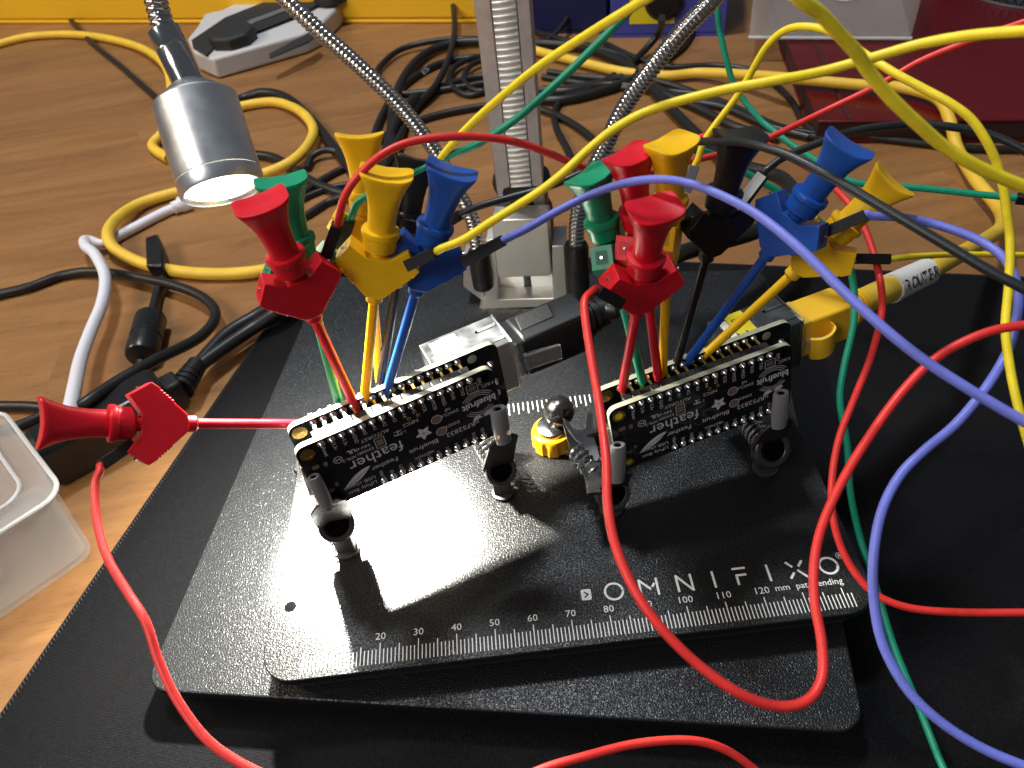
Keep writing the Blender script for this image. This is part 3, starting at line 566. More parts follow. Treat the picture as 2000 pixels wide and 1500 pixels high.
X = BRD['A']; jx0, jx1, jy0, jy1, jz0, jz1 = J
pt = thing('network_cable', 'thick black network cable plugged into the jack beside the lamp lit board', 'cable', bl('A', 70, 14, -18), X[1])
MB(X).box((jx1-6, jy0+1.0, -17.6), (jx1+4.0, jy1-1.3, -5.6)).build('plug_nose', 'rj_clear', pt, bevel=0.4)
MB(X).prism([(jx1+2.8, jy0+0.2, -17.8), (jx1+2.8, jy1-0.9, -17.8), (jx1+2.8, jy1-0.9, -5.4), (jx1+2.8, jy0+2.2, -4.6), (jx1+2.8, jy0+0.2, -5.4)], (20.5, 0, 0)).build('plug_boot', 'dupont', pt, bevel=0.8)
MB(X).prism([(jx1+4, jy0+4, -5.35), (jx1+14, jy0+4, -5.35), (jx1+15, jy1-3, -5.35), (jx1+5, jy1-3, -5.35)], (0, 0, 0.9)).build('grip_panel', 'knife_black', pt, bevel=0.3)
MB(X).prism([(jx1+2, jy0-1.2, -14), (jx1+12, jy0-2.6, -14), (jx1+12, jy0-1.6, -14), (jx1+2, jy0+0.6, -14)], (0, 0, 5)).build('latch', 'rj_clear', pt, bevel=0.2)
b0 = bl('A', jx1+23.2, (jy0+jy1)/2-0.5, -11.6)
for i in range(3): MB().lathe([(5.4-0.5*i, 0), (5.4-0.5*i, 1.2), (4.0, 1.3), (4.0, 2.2)], 20, b0+X[1][:, 0]*(i*2.2), X[1][:, 0]).build('strain_relief_ring', 'dupont', pt)
b1 = b0+X[1][:, 0]*6
dB = float(np.dot(b1-CC, CF))
cur = [b1, b1+X[1][:, 0]*7, WD(1310, 505, 262), WD(1395, 476, 278), WD(1480, 450, 290), WD(1545, 405, 305), WD(1530, 350, 330), WD(1440, 322, 352), WZ(1405, 305, -20), WZ(1360, 262, -21), WZ(1300, 202, -21), WZ(1230, 132, -21), WZ(1150, 95, -21), WZ(1050, 84, -21), WZ(950, 80, -21), WZ(880, 86, -21), WZ(830, 106, -21), WZ(793, 145, -21), WZ(770, 200, -21), WZ(765, 260, -21), WZ(772, 330, -21), WZ(785, 400, -21)]
MB().tube(catmull(cur, 8), 3.0, 14).build('jacket', 'cab_black', pt)
MB().text('ES', 6.0, WZ(828, 148, DZ+6.3), norm([0.78, 0.55, 0.35]), norm([-0.45, 0.75, 0.25]), EZ, 'LEFT', 0.4).build('cable_print', 'connector_grey', pt)

X = BRD['B']
yt = thing('network_cable', 'yellow network cable with white sleeve reading ROUTER, plugged in behind the shaded board', 'cable', bl('B', 70, 14, -18), X[1])
MB(X).box((jx1-6, jy0+1.0, -17.6), (jx1+3.2, jy1-1.3, -5.6)).build('plug_nose', 'cab_yellow', yt, bevel=0.4)
MB(X).prism([(jx1+2.0, jy0+1.0, -17.4), (jx1+2.0, jy1-1.4, -17.4), (jx1+2.0, jy1-1.4, -5.6), (jx1+2.0, jy0+1.0, -5.6)], (14.0, 0, 0)).build('plug_boot', 'org_yellow', yt, bevel=0.9, seg=3)
lp = [(jx1+8.5, jy0+1, -8.2), (jx1+8.4, jy0-2.2, -7.6), (jx1+6.0, jy0-4.0, -8.2), (jx1+3.2, jy0-3.9, -8.7), (jx1+1.2, jy0-2.0, -9.3)]
la_ = catmull(lp, 6); rb = MB(X)
for i in range(len(la_)-1): rb.prism([la_[i], la_[i+1], la_[i+1]+[0.1, 1.0, 0], la_[i]+[0.1, 1.0, 0]], (0, 0, -7.0))
rb.build('latch_guard_loop', 'org_yellow', yt)
MB(X).prism([(jx1+0.2, jy0-1.5, -13.5), (jx1+6, jy0-2.6, -13.5), (jx1+6, jy0-2.0, -13.5), (jx1+0.2, jy0-0.6, -13.5)], (0, 0, 4)).build('latch', 'rj_clear', yt, bevel=0.15)
b0 = bl('B', jx1+15.9, (jy0+jy1)/2-0.2, -11.4); e_ = norm(WD(1800, 535, 238)-b0)
for i in range(4): MB().lathe([(5.6-0.45*i, 0), (5.8-0.45*i, 0.7), (5.6-0.45*i, 1.4), (4.1, 1.5), (4.1, 2.5)], 24, b0+e_*(i*2.5), e_).build('strain_relief_ring', 'org_yellow', yt)
q0 = b0+e_*9; q1 = b0+e_*25; q2 = b0+e_*45
MB().tube([q0-e_*2, q0, q1], [3.6, 3.9, 3.9], 18).build('thick_jacket', 'cab_yellow', yt)
MB().tube([q1-e_*0.5, q1+e_*6, q2], [4.5, 4.35, 4.2], 24).build('white_sleeve', 'sleeve_white', yt)
tn = norm(CC-(q1+q2)/2); tn = norm(tn-e_*np.dot(tn, e_)); tn = norm(tn*0.95+np.cross(tn, e_)*-0.30); tu = np.cross(tn, e_); tu = tu if np.dot(tu, CD) < 0 else -tu
rt = MB(); hh = []
class Bend(MB): pass
for i, ch in enumerate('ROUTER'):
    b = MB(); b.text(ch, 5.4, (0, 0, 0), EX, EY, EZ, 'LEFT', 0, sx=0.82)
    for v in range(len(b.v)):
        x, y = b.v[v][0]+0.7+i*3.15, b.v[v][1]-1.9; a = y/4.4
        b.v[v] = q1+e_*x+(tu*math.sin(a)+tn*math.cos(a))*4.52
    rt.add(b.v, b.f)
rt.build('sleeve_lettering', 'ink_black', yt)
cur = [q2-e_*2, q2+e_*8, WD(1925, 468, 296), WD(1958, 440, 312), WD(1950, 405, 335), WZ(1905, 350, -18), WZ(1870, 290, -20), WZ(1855, 235, -12), WZ(1830, 192, -8), WZ(1760, 171, -8), WZ(1695, 167, -8), WZ(1615, 160, -8), WZ(1545, 153, -8.5), WZ(1457, 146, -15), WZ(1370, 142, -20), WZ(1300, 148, -21), WZ(1215, 140, -21), WZ(1120, 118, -21), WZ(1020, 92, -21)]
MB().tube(catmull(cur, 8), 2.9, 14).build('jacket', 'cab_yellow', yt)

# ================================================================== hook clips
def rings(mb, o, a, e, g, secs, seg=28, cap=True):
    """secs: (t, half width along e, half depth along g, exponent, dish)"""
    vs = []; fs = []
    for t, w, d, p, dish in secs:
        for i in range(seg):
            an = 2*math.pi*i/seg; c = math.cos(an); s_ = math.sin(an)
            x = w*abs(c)**(2/p)*(1 if c >= 0 else -1); y = d*abs(s_)**(2/p)*(1 if s_ >= 0 else -1)
            vs.append(o+a*(t+dish*(x/max(w, 1e-6))**2)+e*x+g*y)
    n = len(secs)
    for k in range(n-1):
        for i in range(seg):
            j = (i+1) % seg; fs.append((k*seg+i, k*seg+j, (k+1)*seg+j, (k+1)*seg+i))
    if cap:
        fs.append(tuple(range(seg-1, -1, -1))); 
        # cap as strips so the dish shows
        b = (n-1)*seg; h = seg//2
        for i in range(h):
            a0, a1 = b+i, b+i+1; c0, c1 = b+(seg-i) % seg, b+(seg-i-1) % seg
            f = [a0, a1, c1, c0]; ff = []
            for x in f:
                if x not in ff: ff.append(x)
            if len(ff) > 2: fs.append(tuple(ff))
    return mb.add(vs, fs)
CLIPS = {}
def hook_clip(key, color, label, tip, cap, spin=0.0, bspin=None, group=None, wrot=0.0):
    """tip (u, v, depth), cap (u, v, depth): the two ends as real points"""
    T_ = WD(*tip); C_ = WD(*cap); a = norm(C_-T_); L = np.linalg.norm(C_-T_); D_ = L-60.0
    view = norm((T_+C_)/2-CC); e1 = norm(np.cross(a, view)); e1 = e1 if np.dot(e1, CR) > 0 else -e1
    if abs(np.dot(a, CR)) > 0.8: e1 = e1 if np.dot(e1, CD) < 0 else -e1
    g1 = np.cross(a, e1); g1 = g1 if np.dot(g1, view) < 0 else -g1       # toward the camera
    def fr(s): s = math.radians(s); e = e1*math.cos(s)-g1*math.sin(s); return e, e1*math.sin(s)+g1*math.cos(s)
    e, g = fr(spin); A = np.column_stack([e, np.cross(a, e), a])
    t = thing('hook_clip', label, 'hook clip', T_, A, group); m = 'p_'+color
    DS = D_ if D_ > 0 else 0.0; o = T_+a*DS                                     # extra length goes to the stem
    MB().lathe([(0.35, -0.6), (1.05, 0.2), (1.16, 2), (1.16, 30+DS)], 16, T_, a).build('stem', m, t)
    MB().lathe([(0.28, -0.3), (0.28, -1.9)], 8, T_, a).build('hook_wire', 'gold', t)
    MB().lathe([(1.2, 29.2), (1.85, 29.8), (1.85, 31.3), (1.7, 31.8), (2.1, 33)], 20, o, a).build('nozzle', m, t)
    be, bg = fr(spin if bspin is None else bspin)
    def B(w, h, d): return o+be*w+a*h+bg*d
    half = [(0, 31.6), (1.9, 31.9), (2.9, 32.9)]
    lo = np.array([2.9, 32.9]); hi = np.array([9.0, 39.6]); nrm = np.array([(hi-lo)[1], -(hi-lo)[0]]); nrm = nrm/np.linalg.norm(nrm)
    for i in range(6):
        for f_, h_ in ((0.0, 0), (0.35, 0.32), (0.7, 0.32)):
            q = lo+(hi-lo)*(0.30+0.085*(i+f_*0.85)); half.append(tuple(q+nrm*h_))
    half += [(9.0, 39.6), (6.1, 44.0), (2.3, 41.3), (0, 41.3)]
    poly = [B(w, h, -2.5) for w, h in half]+[B(-w, h, -2.5) for w, h in reversed(half[1:-1])]
    bd = MB().prism(poly, bg*5.0); bd.build('body', m, t, bevel=0.35, seg=2)
    # sockets in the ends of the two wings
    for s_ in (1, -1):
        c1 = np.array([7.55, 41.8]); dr = norm(np.array([6.1-9.0, 44.0-39.6, 0]))[:2]; nn = np.array([dr[1], -dr[0]])
        def Q(u_, d_, off): p_ = c1+dr*u_+nn*off; return B(s_*p_[0], p_[1], d_)
        MB().add([Q(-1.45, -1.35, 0.03), Q(1.45, -1.35, 0.03), Q(1.45, 1.35, 0.03), Q(-1.45, 1.35, 0.03)], [(0, 1, 2, 3), ]).build('socket_recess', M['sock_'+color], t)
        MB().tube([B(*(s_*x if i_ == 0 else x for i_, x in enumerate(c1-nn*0.2)), 0), B(*(s_*x if i_ == 0 else x for i_, x in enumerate(c1+nn*0.5)), 0)], 0.3, 8).build('contact_pin', 'steel', t)
    oc = o-a*0.6
    MB().lathe([(1.75, 39.5), (1.75, 42.8), (2.4, 42.9), (3.5, 43.6), (3.65, 45.4), (3.7, 46.4), (4.05, 46.7), (4.15, 47.5), (4.0, 48.0), (3.2, 48.15)], 32, oc, a).build('collar', m, t)
    PD = D_-DS; k = MB(); secs = [(46.5, 2.95, 2.95, 2.0, 0), (49, 2.98, 2.95, 2.1, 0), (51.0, 3.1, 2.95, 2.3, 0), (53.0, 3.45, 2.95, 2.6, 0), (55.0, 4.0, 3.05, 3.0, 0.1), (57.0, 4.85, 3.55, 3.6, 0.3), (58.5, 5.7, 4.0, 4.2, 0.5), (59.2, 6.15, 4.25, 4.6, 0.8), (59.45, 6.1, 4.1, 4.6, 0.9), (59.5, 5.75, 3.75, 4.6, 0.85)]
    secs = [(t_+PD*max(0.0, min(1.0, (t_-47)/12.0)), w_*(1.0 if t_ < 50 else 1-0.115*min(1, (t_-50)/6)), d_*0.97, p_, ds_) for t_, w_, d_, p_, ds_ in secs]
    rings(k, o, a, e, g, secs, 36); k.build('plunger', m, t, smooth=50)
    # faint moulding line along the top
    CLIPS[key] = (o, a, be, bg)
    return t
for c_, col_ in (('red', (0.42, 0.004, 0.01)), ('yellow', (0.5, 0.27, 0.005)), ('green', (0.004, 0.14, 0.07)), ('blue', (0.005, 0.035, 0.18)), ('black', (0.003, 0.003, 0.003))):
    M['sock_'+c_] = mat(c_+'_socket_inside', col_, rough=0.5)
GA = 'coloured hook clips on the lamp lit board'; GB = 'coloured hook clips on the shaded board'
hook_clip('A_left', 'red', 'red hook clip lying almost level at the far left above the wooden desk', (634, 829, 192), (76, 826, 156), 0, group=GA)
hook_clip('A_red', 'red', 'upright red hook clip nearest the glowing lamp on the lamp lit board', (697, 800, 189), (508, 392, 147), 0, group=GA)
hook_clip('A_green', 'green', 'green hook clip just behind the upright red clip below the lamp', (667, 806, 191), (548, 350, 157), 0, 8, group=GA)
hook_clip('A_yel', 'yellow', 'front yellow hook clip between the upright red and blue clips', (711, 795, 190), (755, 336, 154), 0, 0, group=GA)
hook_clip('A_blue', 'blue', 'blue hook clip leaning right on the lamp lit board', (751, 779, 191), (883, 330, 157), 0, 12, group=GA)
hook_clip('A_yel2', 'yellow', 'rear yellow hook clip partly hidden behind the front yellow clip', (745, 775, 196), (702, 262, 171), 0, 10, group=GA)
hook_clip('A_blk', 'black', 'black hook clip almost hidden between the front yellow and blue clips', (737, 783, 194), (816, 306, 176), 0, 30, group=GA)
hook_clip('B_green', 'green', 'green hook clip, leftmost over the shaded board', (1256, 748, 197), (1152, 340, 164), 42, 75, group=GB)
hook_clip('B_red2', 'red', 'rear red hook clip between the green and yellow clips', (1286, 742, 198), (1230, 300, 159), 42, 62, group=GB)
hook_clip('B_yel', 'yellow', 'yellow hook clip behind the front red clip, seen edge on', (1294, 733, 200), (1312, 278, 157), 48, 82, group=GB)
hook_clip('B_red', 'red', 'front red hook clip standing nearest the camera over the shaded board', (1215, 763, 196), (1279, 405, 148), 34, 24, group=GB)
hook_clip('B_blk', 'black', 'black hook clip between the yellow and blue clips', (1318, 722, 202), (1447, 262, 160), 36, 42, group=GB)
hook_clip('B_blue', 'blue', 'blue hook clip leaning right, its cap crossed by the thick black wire', (1337, 714, 202), (1660, 280, 157), 0, -15, group=GB)
hook_clip('B_yel2', 'yellow', 'yellow hook clip leaning far right in the rear of the cluster', (1362, 706, 203), (1748, 350, 168), 0, 10, group=GB)

# ================================================================== jumper wires (wire jacket + black socket housing)
def jumper(color, label, h0, h1, pts, r=0.84, group='coloured jumper wires', hm='dupont', hw=2.5, cat='wire'):
    a = WD(*h0); b = WD(*h1); t = thing('jumper_wire', label, cat, a, group=group)
    d = norm(b-a)
    MB().bar(a, b, hw, hw, up=norm(CC-a)).build('socket_housing', hm, t, bevel=0.12)
    P = [(u, v, dd) for u, v, dd in pts]; C_ = [WD(*p) for p in catmull(P, 9)]
    C_ = [b-d*1.0, b+d*0.5]+[q for q in C_ if np.linalg.norm(q-b) > 1.5]
    MB().tube(C_, r, 12).build('jacket', 'w_'+color, t); return t
# lamp lit board
jumper('red', 'red wire hanging from the level red clip down to the bottom left', (258, 868, 166), (199, 908, 160), [(197, 915, 159), (186, 950, 157), (190, 1020, 153), (210, 1090, 149), (248, 1155, 146), (285, 1215, 143), (310, 1290, 141), (345, 1365, 139), (400, 1440, 137), (460, 1485, 136), (540, 1525, 135), (620, 1560, 135)])
jumper('red', 'red wire arching over the yellow and blue clips from the upright red clip', (636, 503, 163), (659, 440, 158), [(661, 432, 157), (672, 388, 154), (696, 348, 152), (742, 305, 151), (800, 278, 152), (880, 267, 154), (960, 270, 158), (1020, 281, 162), (1078, 302, 167), (1130, 324, 172), (1200, 342, 182), (1268, 336, 190), (1342, 316, 196), (1400, 303, 200), (1450, 290, 204), (1496, 272, 205), (1600, 222, 205), (1716, 166, 200), (1800, 118, 196), (1900, 78, 190), (2015, 38, 184), (2100, 10, 180)])
jumper('green', 'green wire rising from behind the upright red clip past the rack column', (664, 488, 178), (684, 430, 174), [(687, 423, 173), (698, 398, 171), (722, 380, 170), (758, 362, 172), (810, 336, 174), (868, 308, 172), (935, 280, 168), (1000, 238, 165), (1060, 188, 162), (1130, 122, 158), (1200, 52, 154), (1255, -8, 150), (1320, -90, 146)])
jumper('yellow', 'yellow wire from the front yellow clip sweeping right across the picture', (796, 519, 163), (850, 492, 160), [(856, 488, 159), (905, 468, 156), (960, 433, 152), (1010, 402, 149), (1060, 370, 146), (1105, 334, 144), (1150, 292, 142), (1205, 249, 140), (1280, 212, 138), (1400, 179, 135), (1500, 160, 132), (1600, 141, 130), (1700, 114, 127), (1800, 86, 123), (1900, 69, 118), (2015, 60, 112), (2120, 55, 108)], r=0.86)
jumper('yellow', 'long yellow wire rising diagonally past the rack column from the rear yellow clip', (728, 470, 192), (775, 428, 188), [(782, 420, 187), (820, 370, 180), (862, 308, 172), (905, 258, 166), (960, 206, 160), (1050, 132, 150), (1150, 66, 140), (1255, 2, 130), (1360, -60, 120)], r=0.86)
jumper('blue', 'violet blue wire from the left blue clip sweeping down to the right edge', (905, 512, 166), (982, 470, 162), [(988, 467, 162), (1030, 446, 160), (1090, 412, 158), (1155, 380, 157), (1220, 358, 153), (1285, 350, 149), (1345, 358, 145), (1405, 380, 141), (1480, 420, 136), (1560, 484, 131), (1640, 562, 127), (1720, 636, 124), (1800, 700, 122), (1900, 765, 120), (2015, 832, 118), (2120, 890, 117)], r=0.84)
jumper('black', 'black wire arching behind the cap of the front red clip to the right edge', (838, 458, 186), (898, 420, 182), [(905, 416, 181), (940, 402, 180), (1000, 385, 179), (1060, 368, 178), (1120, 345, 177), (1185, 312, 178), (1260, 286, 178), (1345, 277, 172), (1400, 277, 160), (1460, 280, 150), (1540, 304, 143), (1640, 356, 137), (1745, 418, 132), (1850, 480, 128), (1940, 533, 125), (2015, 572, 123), (2110, 630, 121)], r=0.86)
# shaded board
jumper('red', 'red wire hanging in a big U loop in front of the ruled plate', (1212, 592, 158), (1166, 566, 154), [(1158, 568, 153), (1143, 585, 151), (1143, 620, 149), (1155, 700, 145), (1172, 800, 140), (1184, 900, 134), (1187, 985, 130), (1202, 1065, 127), (1238, 1150, 124), (1290, 1225, 122), (1360, 1295, 121), (1440, 1352, 120), (1515, 1379, 121), (1575, 1369, 122), (1605, 1325, 124), (1605, 1255, 127), (1592, 1180, 130), (1590, 1105, 133), (1605, 1030, 135), (1645, 940, 136), (1700, 850, 137), (1765, 762, 138), (1835, 695, 138), (1925, 650, 137), (2015, 633, 136), (2110, 625, 135)], r=0.84)
jumper('red', 'red wire passing behind the blue clip and dropping down the right side', (1290, 330, 200), (1340, 288, 200), [(1348, 282, 200), (1375, 266, 200), (1420, 262, 201), (1480, 276, 202), (1540, 305, 200), (1590, 336, 197), (1640, 377, 194), (1680, 428, 190), (1708, 500, 186), (1722, 570, 182), (1720, 625, 180), (1700, 700, 178), (1668, 780, 177), (1638, 860, 177), (1625, 940, 176), (1627, 1010, 175), (1650, 1085, 174), (1697, 1150, 172), (1760, 1183, 170), (1850, 1195, 168), (2015, 1196, 165), (2110, 1190, 163)], r=0.86)
jumper('green', 'green wire curving past the blue clip and down the right side to the bottom edge', (1165, 530, 186), (1195, 470, 190), [(1200, 460, 191), (1235, 380, 196), (1290, 310, 200), (1345, 292, 202), (1400, 305, 204), (1454, 336, 205), (1545, 388, 206), (1595, 428, 205), (1640, 480, 204), (1664, 540, 203), (1668, 625, 203), (1648, 720, 204), (1641, 785, 205), (1655, 870, 206), (1661, 960, 207), (1680, 1050, 208), (1712, 1150, 205), (1745, 1260, 200), (1790, 1370, 195), (1840, 1495, 190), (1880, 1570, 188)], r=0.95)
jumper('yellow', 'yellow wire looping over the top right and down the right edge', (1340, 375, 196), (1357, 324, 194), [(1362, 316, 193), (1380, 268, 190), (1438, 190, 184), (1468, 140, 180), (1496, 93, 175), (1527, 63, 171), (1562, 52, 167), (1608, 57, 163), (1643, 74, 159), (1678, 98, 156), (1709, 119, 153), (1755, 147, 150), (1807, 175, 148), (1853, 200, 146), (1895, 231, 145), (1925, 273, 145), (1947, 320, 146), (1960, 370, 147), (1967, 420, 148), (1973, 475, 149), (1970, 560, 149), (1964, 640, 148), (1973, 720, 147), (1990, 800, 146), (2015, 890, 145), (2030, 960, 145)], hm='connector_grey')
jumper('black', 'black wire from the white topped housing (a painted reflection) beside the black clip to the right edge', (1432, 420, 175), (1492, 338, 171), [(1500, 330, 171), (1530, 308, 171), (1580, 287, 171), (1640, 264, 171), (1700, 250, 171), (1780, 243, 172), (1860, 248, 170), (1930, 262, 168), (1985, 285, 166), (2040, 320, 164)], r=0.88, hw=3.0)
jumper('blue', 'violet blue wire from the right blue clip looping down to the bottom right corner', (1605, 456, 172), (1690, 420, 168), [(1698, 422, 168), (1750, 424, 168), (1810, 434, 169), (1870, 452, 166), (1920, 474, 163), (1958, 502, 160), (1983, 545, 158), (1989, 595, 157), (1976, 665, 155), (1953, 715, 154), (1918, 768, 152), (1865, 830, 151), (1805, 880, 150), (1757, 930, 149), (1722, 1000, 148), (1706, 1090, 147), (1708, 1180, 146), (1727, 1265, 145), (1775, 1350, 143), (1840, 1412, 141), (1920, 1462, 139), (2010, 1500, 137), (2090, 1530, 136)], r=0.95)
jumper('yellow', 'thin yellow wire running level to the right edge from the leaning yellow clip', (1668, 505, 183), (1736, 506, 183), [(1745, 505, 183), (1800, 500, 188), (1880, 497, 196), (2015, 498, 202), (2100, 500, 206)], r=0.75)
def loose(color, label, pts, r=0.86): return tag(tube_px(pts, r, 9, 12).build('jumper_wire', 'w_'+color), label, 'wire', 'loose wires crossing the picture')
loose('yellow', 'thick soft yellow wire from the top edge sloping down to the right edge', [(1480, -90, 96), (1555, -8, 98), (1601, 26, 100), (1636, 63, 102), (1671, 101, 104), (1695, 138, 106), (1737, 189, 108), (1790, 240, 110), (1842, 285, 112), (1895, 318, 113), (1947, 343, 114), (2015, 370, 115), (2100, 400, 116)], 0.95)
loose('red', 'red wire arching up from the bottom edge on the mat', [(980, 1540, 150), (1060, 1502, 152), (1140, 1478, 154), (1230, 1455, 157), (1310, 1446, 159), (1370, 1449, 160), (1420, 1466, 161), (1470, 1500, 162), (1540, 1560, 163)], 0.88)
g3w = thing('jumper_wire', 'thin green wire from the top edge crossing right with a black end socket', 'wire', WD(1400, 10, 300), group='loose wires crossing the picture')
tube_px([(1396, -60, 262), (1401, 17, 266), (1408, 70, 270), (1430, 157, 274), (1450, 192, 275), (1482, 231, 274), (1506, 252, 272), (1552, 287, 268), (1601, 318, 264), (1653, 350, 260), (1695, 360, 258), (1790, 367, 254), (1895, 378, 250), (1990, 387, 246)], 1.1, 9, 10).build('jacket', 'w_green', g3w)
MB().bar(WD(1985, 387, 246), WD(2060, 394, 242), 3, 3).build('socket_housing', 'dupont', g3w, bevel=0.15)
# white reflection painted as a thin strip on the black housing beside the black clip
for o_ in [o for o in bpy.data.objects if o.get('label', '').startswith('black wire from the white topped')]:
    a_ = WD(1436, 408, 172.0); b_ = WD(1488, 340, 168.9)
    MB().bar(a_, b_, 2.3, 0.3, up=norm(CC-a_)).build('painted_reflection', 'label_white', o_)

# ================================================================== clamps that hold the boards
def coil(p, q, r, n, w):
    p = np.asarray(p, float); q = np.asarray(q, float); t = norm(q-p); e = norm(np.cross(t, EZ)); g = np.cross(t, e); P = []
    for i in range(n*12+1):
        a = 2*math.pi*i/12; P.append(p+(q-p)*i/(n*12)+(e*math.cos(a)+g*math.sin(a))*r)
    return MB().tube(P, w, 6)
def clamp(label, k, ringpx, ringz, rr, slv, slr, footr=4.0, back=24, arms=True, soff=(0, 0), dark='jaw'):
    """one spring clamp: two jaws across the board, ring end in front, spring and ball behind, foot on the plate"""
    n = BRD[k][1] @ np.array([0, -1.0, 0]); xh = BRD[k][1] @ np.array([1.0, 0, 0]); up = EZ
    rc = WZ(ringpx[0], ringpx[1], ringz); t = thing('spring_clamp', label, 'clamp', (rc[0], rc[1], 0), group='spring clamps holding the boards')
    axis = norm(n*0.86+EZ*0.50)
    # ring (open tube end facing up and forward)
    MB().lathe([(rr*0.60, 0.6), (rr*0.72, 1.25), (rr*0.94, 1.35), (rr, 1.0), (rr, -1.6), (rr*0.9, -2.0)], 36, rc, axis, cap=True).build('ring_end', dark, t)
    MB().lathe([(rr*0.62, 1.36), (rr*0.56, 1.37)], 30, rc, axis).build('ring_bore', 'dark', t)
    # front jaw sheet from ring up to the grip
    bo = bl(k, 0, -1.9, 0); s0 = WP(slv[0][0], slv[0][1], bo, n); s1 = WP(slv[1][0], slv[1][1], bo, n)
    wj = rr*0.92
    jb = rc-axis*1.2; top = s1
    pj = [jb-xh*wj*1.0-EZ*rr*0.5, jb+xh*wj*1.0-EZ*rr*0.5, jb+xh*wj*1.15+EZ*rr*0.6, top+xh*wj*1.0-EZ*0.5, top+xh*wj*0.55+EZ*1.6, top-xh*wj*0.55+EZ*1.6, top-xh*wj*1.0-EZ*0.5, jb-xh*wj*1.15+EZ*rr*0.6]
    MB().prism(pj, -n*0.8).build('front_jaw', dark, t, bevel=0.25)
    MB().bar(top-EZ*1.0+n*0.3, s0-norm(s0-top)*1.5, 1.5, 0.5, up=n).build('jaw_tongue', dark, t, bevel=0.1)
    # silicone sleeve on the tongue
    ax = norm(s0-s1); Ls = np.linalg.norm(s0-s1)
    sv = MB(); w = slr
    P = []
    for h, f in ((0, 0.72), (0.25, 0.95), (Ls*0.5, 1.0), (Ls-0.5, 0.92), (Ls-0.1, 0.80), (Ls, 0.55), (Ls-0.6, 0.45)): P.append((h, f))
    sv_v = []; seg = 24
    e = norm(xh-ax*np.dot(xh, ax)); g = np.cross(ax, e)
    for h, f in P:
        for i in range(seg):
            a_ = 2*math.pi*i/seg; sv_v.append(s1+ax*h+e*math.cos(a_)*w*f+g*math.sin(a_)*w*0.72*f)
    fs = [(k_*seg+i, k_*seg+(i+1) % seg, (k_+1)*seg+(i+1) % seg, (k_+1)*seg+i) for k_ in range(len(P)-1) for i in range(seg)]
    fs += [tuple(range(seg-1, -1, -1)), tuple((len(P)-1)*seg+i for i in range(seg))]
    sv.add(sv_v, fs); sl_ = sv.build('grip_sleeve', 'silicone', t)
    MB().lathe([(slr*0.36, 0.05), (slr*0.30, 0.06)], 16, s0-ax*0.5, ax).build('sleeve_opening', 'dark', sl_)
    # spring, rear jaw and ball
    bk = -n
    sp0 = rc-axis*2.0; sp1 = sp0+bk*back*0.62+EZ*1.0
    coil(sp0, sp1, rr*0.62, 8, 0.42).build('coil_spring', 'steel', t)
    MB().bar(sp0, sp1+bk*6, 1.6, 1.6).build('spring_rod', dark, t)
    rj = sp1
    MB().prism([rj-xh*wj-EZ*3.2, rj+xh*wj-EZ*3.2, rj+xh*wj*0.8+EZ*8, rj-xh*wj*0.8+EZ*8], bk*0.9).build('rear_jaw', dark, t, bevel=0.25)
    # foot
    fz = rc[2]-rr*0.75; fc = np.array([rc[0], rc[1], 0])+bk*0.8
    MB().box((fc[0]-rr*0.55, fc[1]-1.6, 1.0), (fc[0]+rr*0.55, fc[1]+1.8, max(fz, 2.0)+1.5)).build('leg', dark, t, bevel=0.3)
    MB().lathe([(rr*0.66, 0.04), (rr*0.70, 0.3), (rr*0.70, 1.3), (rr*0.5, 1.6)], 28, fc).build('magnet_foot', dark, t)
    return t, rc, n, xh
clamp('spring clamp gripping the left end of the lamp lit board, over the bright spot', 'A', (657, 1024), 14, 5.0, ((612, 930, 186), (640, 990, 187)), 1.75)
clamp('spring clamp gripping the right end of the lamp lit board', 'A', (977, 918), 12, 4.7, ((972, 797, 196), (984, 862, 201)), 2.35)
cB = clamp('spring clamp with bright fork arm gripping the left end of the shaded board', 'B', (1196, 962), 9, 5.0, ((1207, 868, 200), (1205, 938, 202)), 2.3)
clamp('spring clamp gripping the right end of the shaded board', 'B', (1506, 876), 10, 5.4, ((1526, 766, 200), (1521, 832, 203)), 2.4)
# fork arm, ball and spring seen left of the shaded board
tB = cB[0]
def Q(u, v, d): return WD(u, v, d)
bc = WZ(1092, 803, 13.5); bd_ = float(np.dot(bc-CC, CF))
MB().sphere(bc, 4.75, 32).build('steel_ball', 'steel_dark', tB)
fk = [(1098, 815, 226), (1112, 824, 225), (1122, 845, 224), (1142, 838, 224), (1146, 808, 225), (1158, 806, 225), (1159, 850, 223), (1172, 893, 218), (1166, 902, 217), (1158, 896, 217), (1136, 868, 220), (1124, 860, 221), (1104, 832, 224)]
MB().prism([Q(*p) for p in fk], norm(Q(1130, 850, 240)-Q(1130, 850, 224))*0.9).build('fork_arm', 'alu', tB, bevel=0.15)
MB().prism([Q(1099, 828, 226), Q(1108, 842, 224), Q(1168, 905, 216), Q(1158, 960, 214), Q(1120, 905, 222)], CF*0.8).build('side_plate', 'steel_dark', tB, bevel=0.2)
coil(Q(1122, 876, 220), Q(1162, 930, 212), 2.5, 5, 0.5).build('coil_spring', 'steel', tB)
MB().bar(Q(1155, 905, 213), Q(1165, 965, 206), 1.2, 5, up=CR).build('front_plate_edge', 'steel_dark', tB, bevel=0.2)
MB().tube(catmull([Q(1092, 815, 224), Q(1080, 820, 223), Q(1075, 830, 223)], 6), 0.5, 8).build('thread', 'steel', tB)
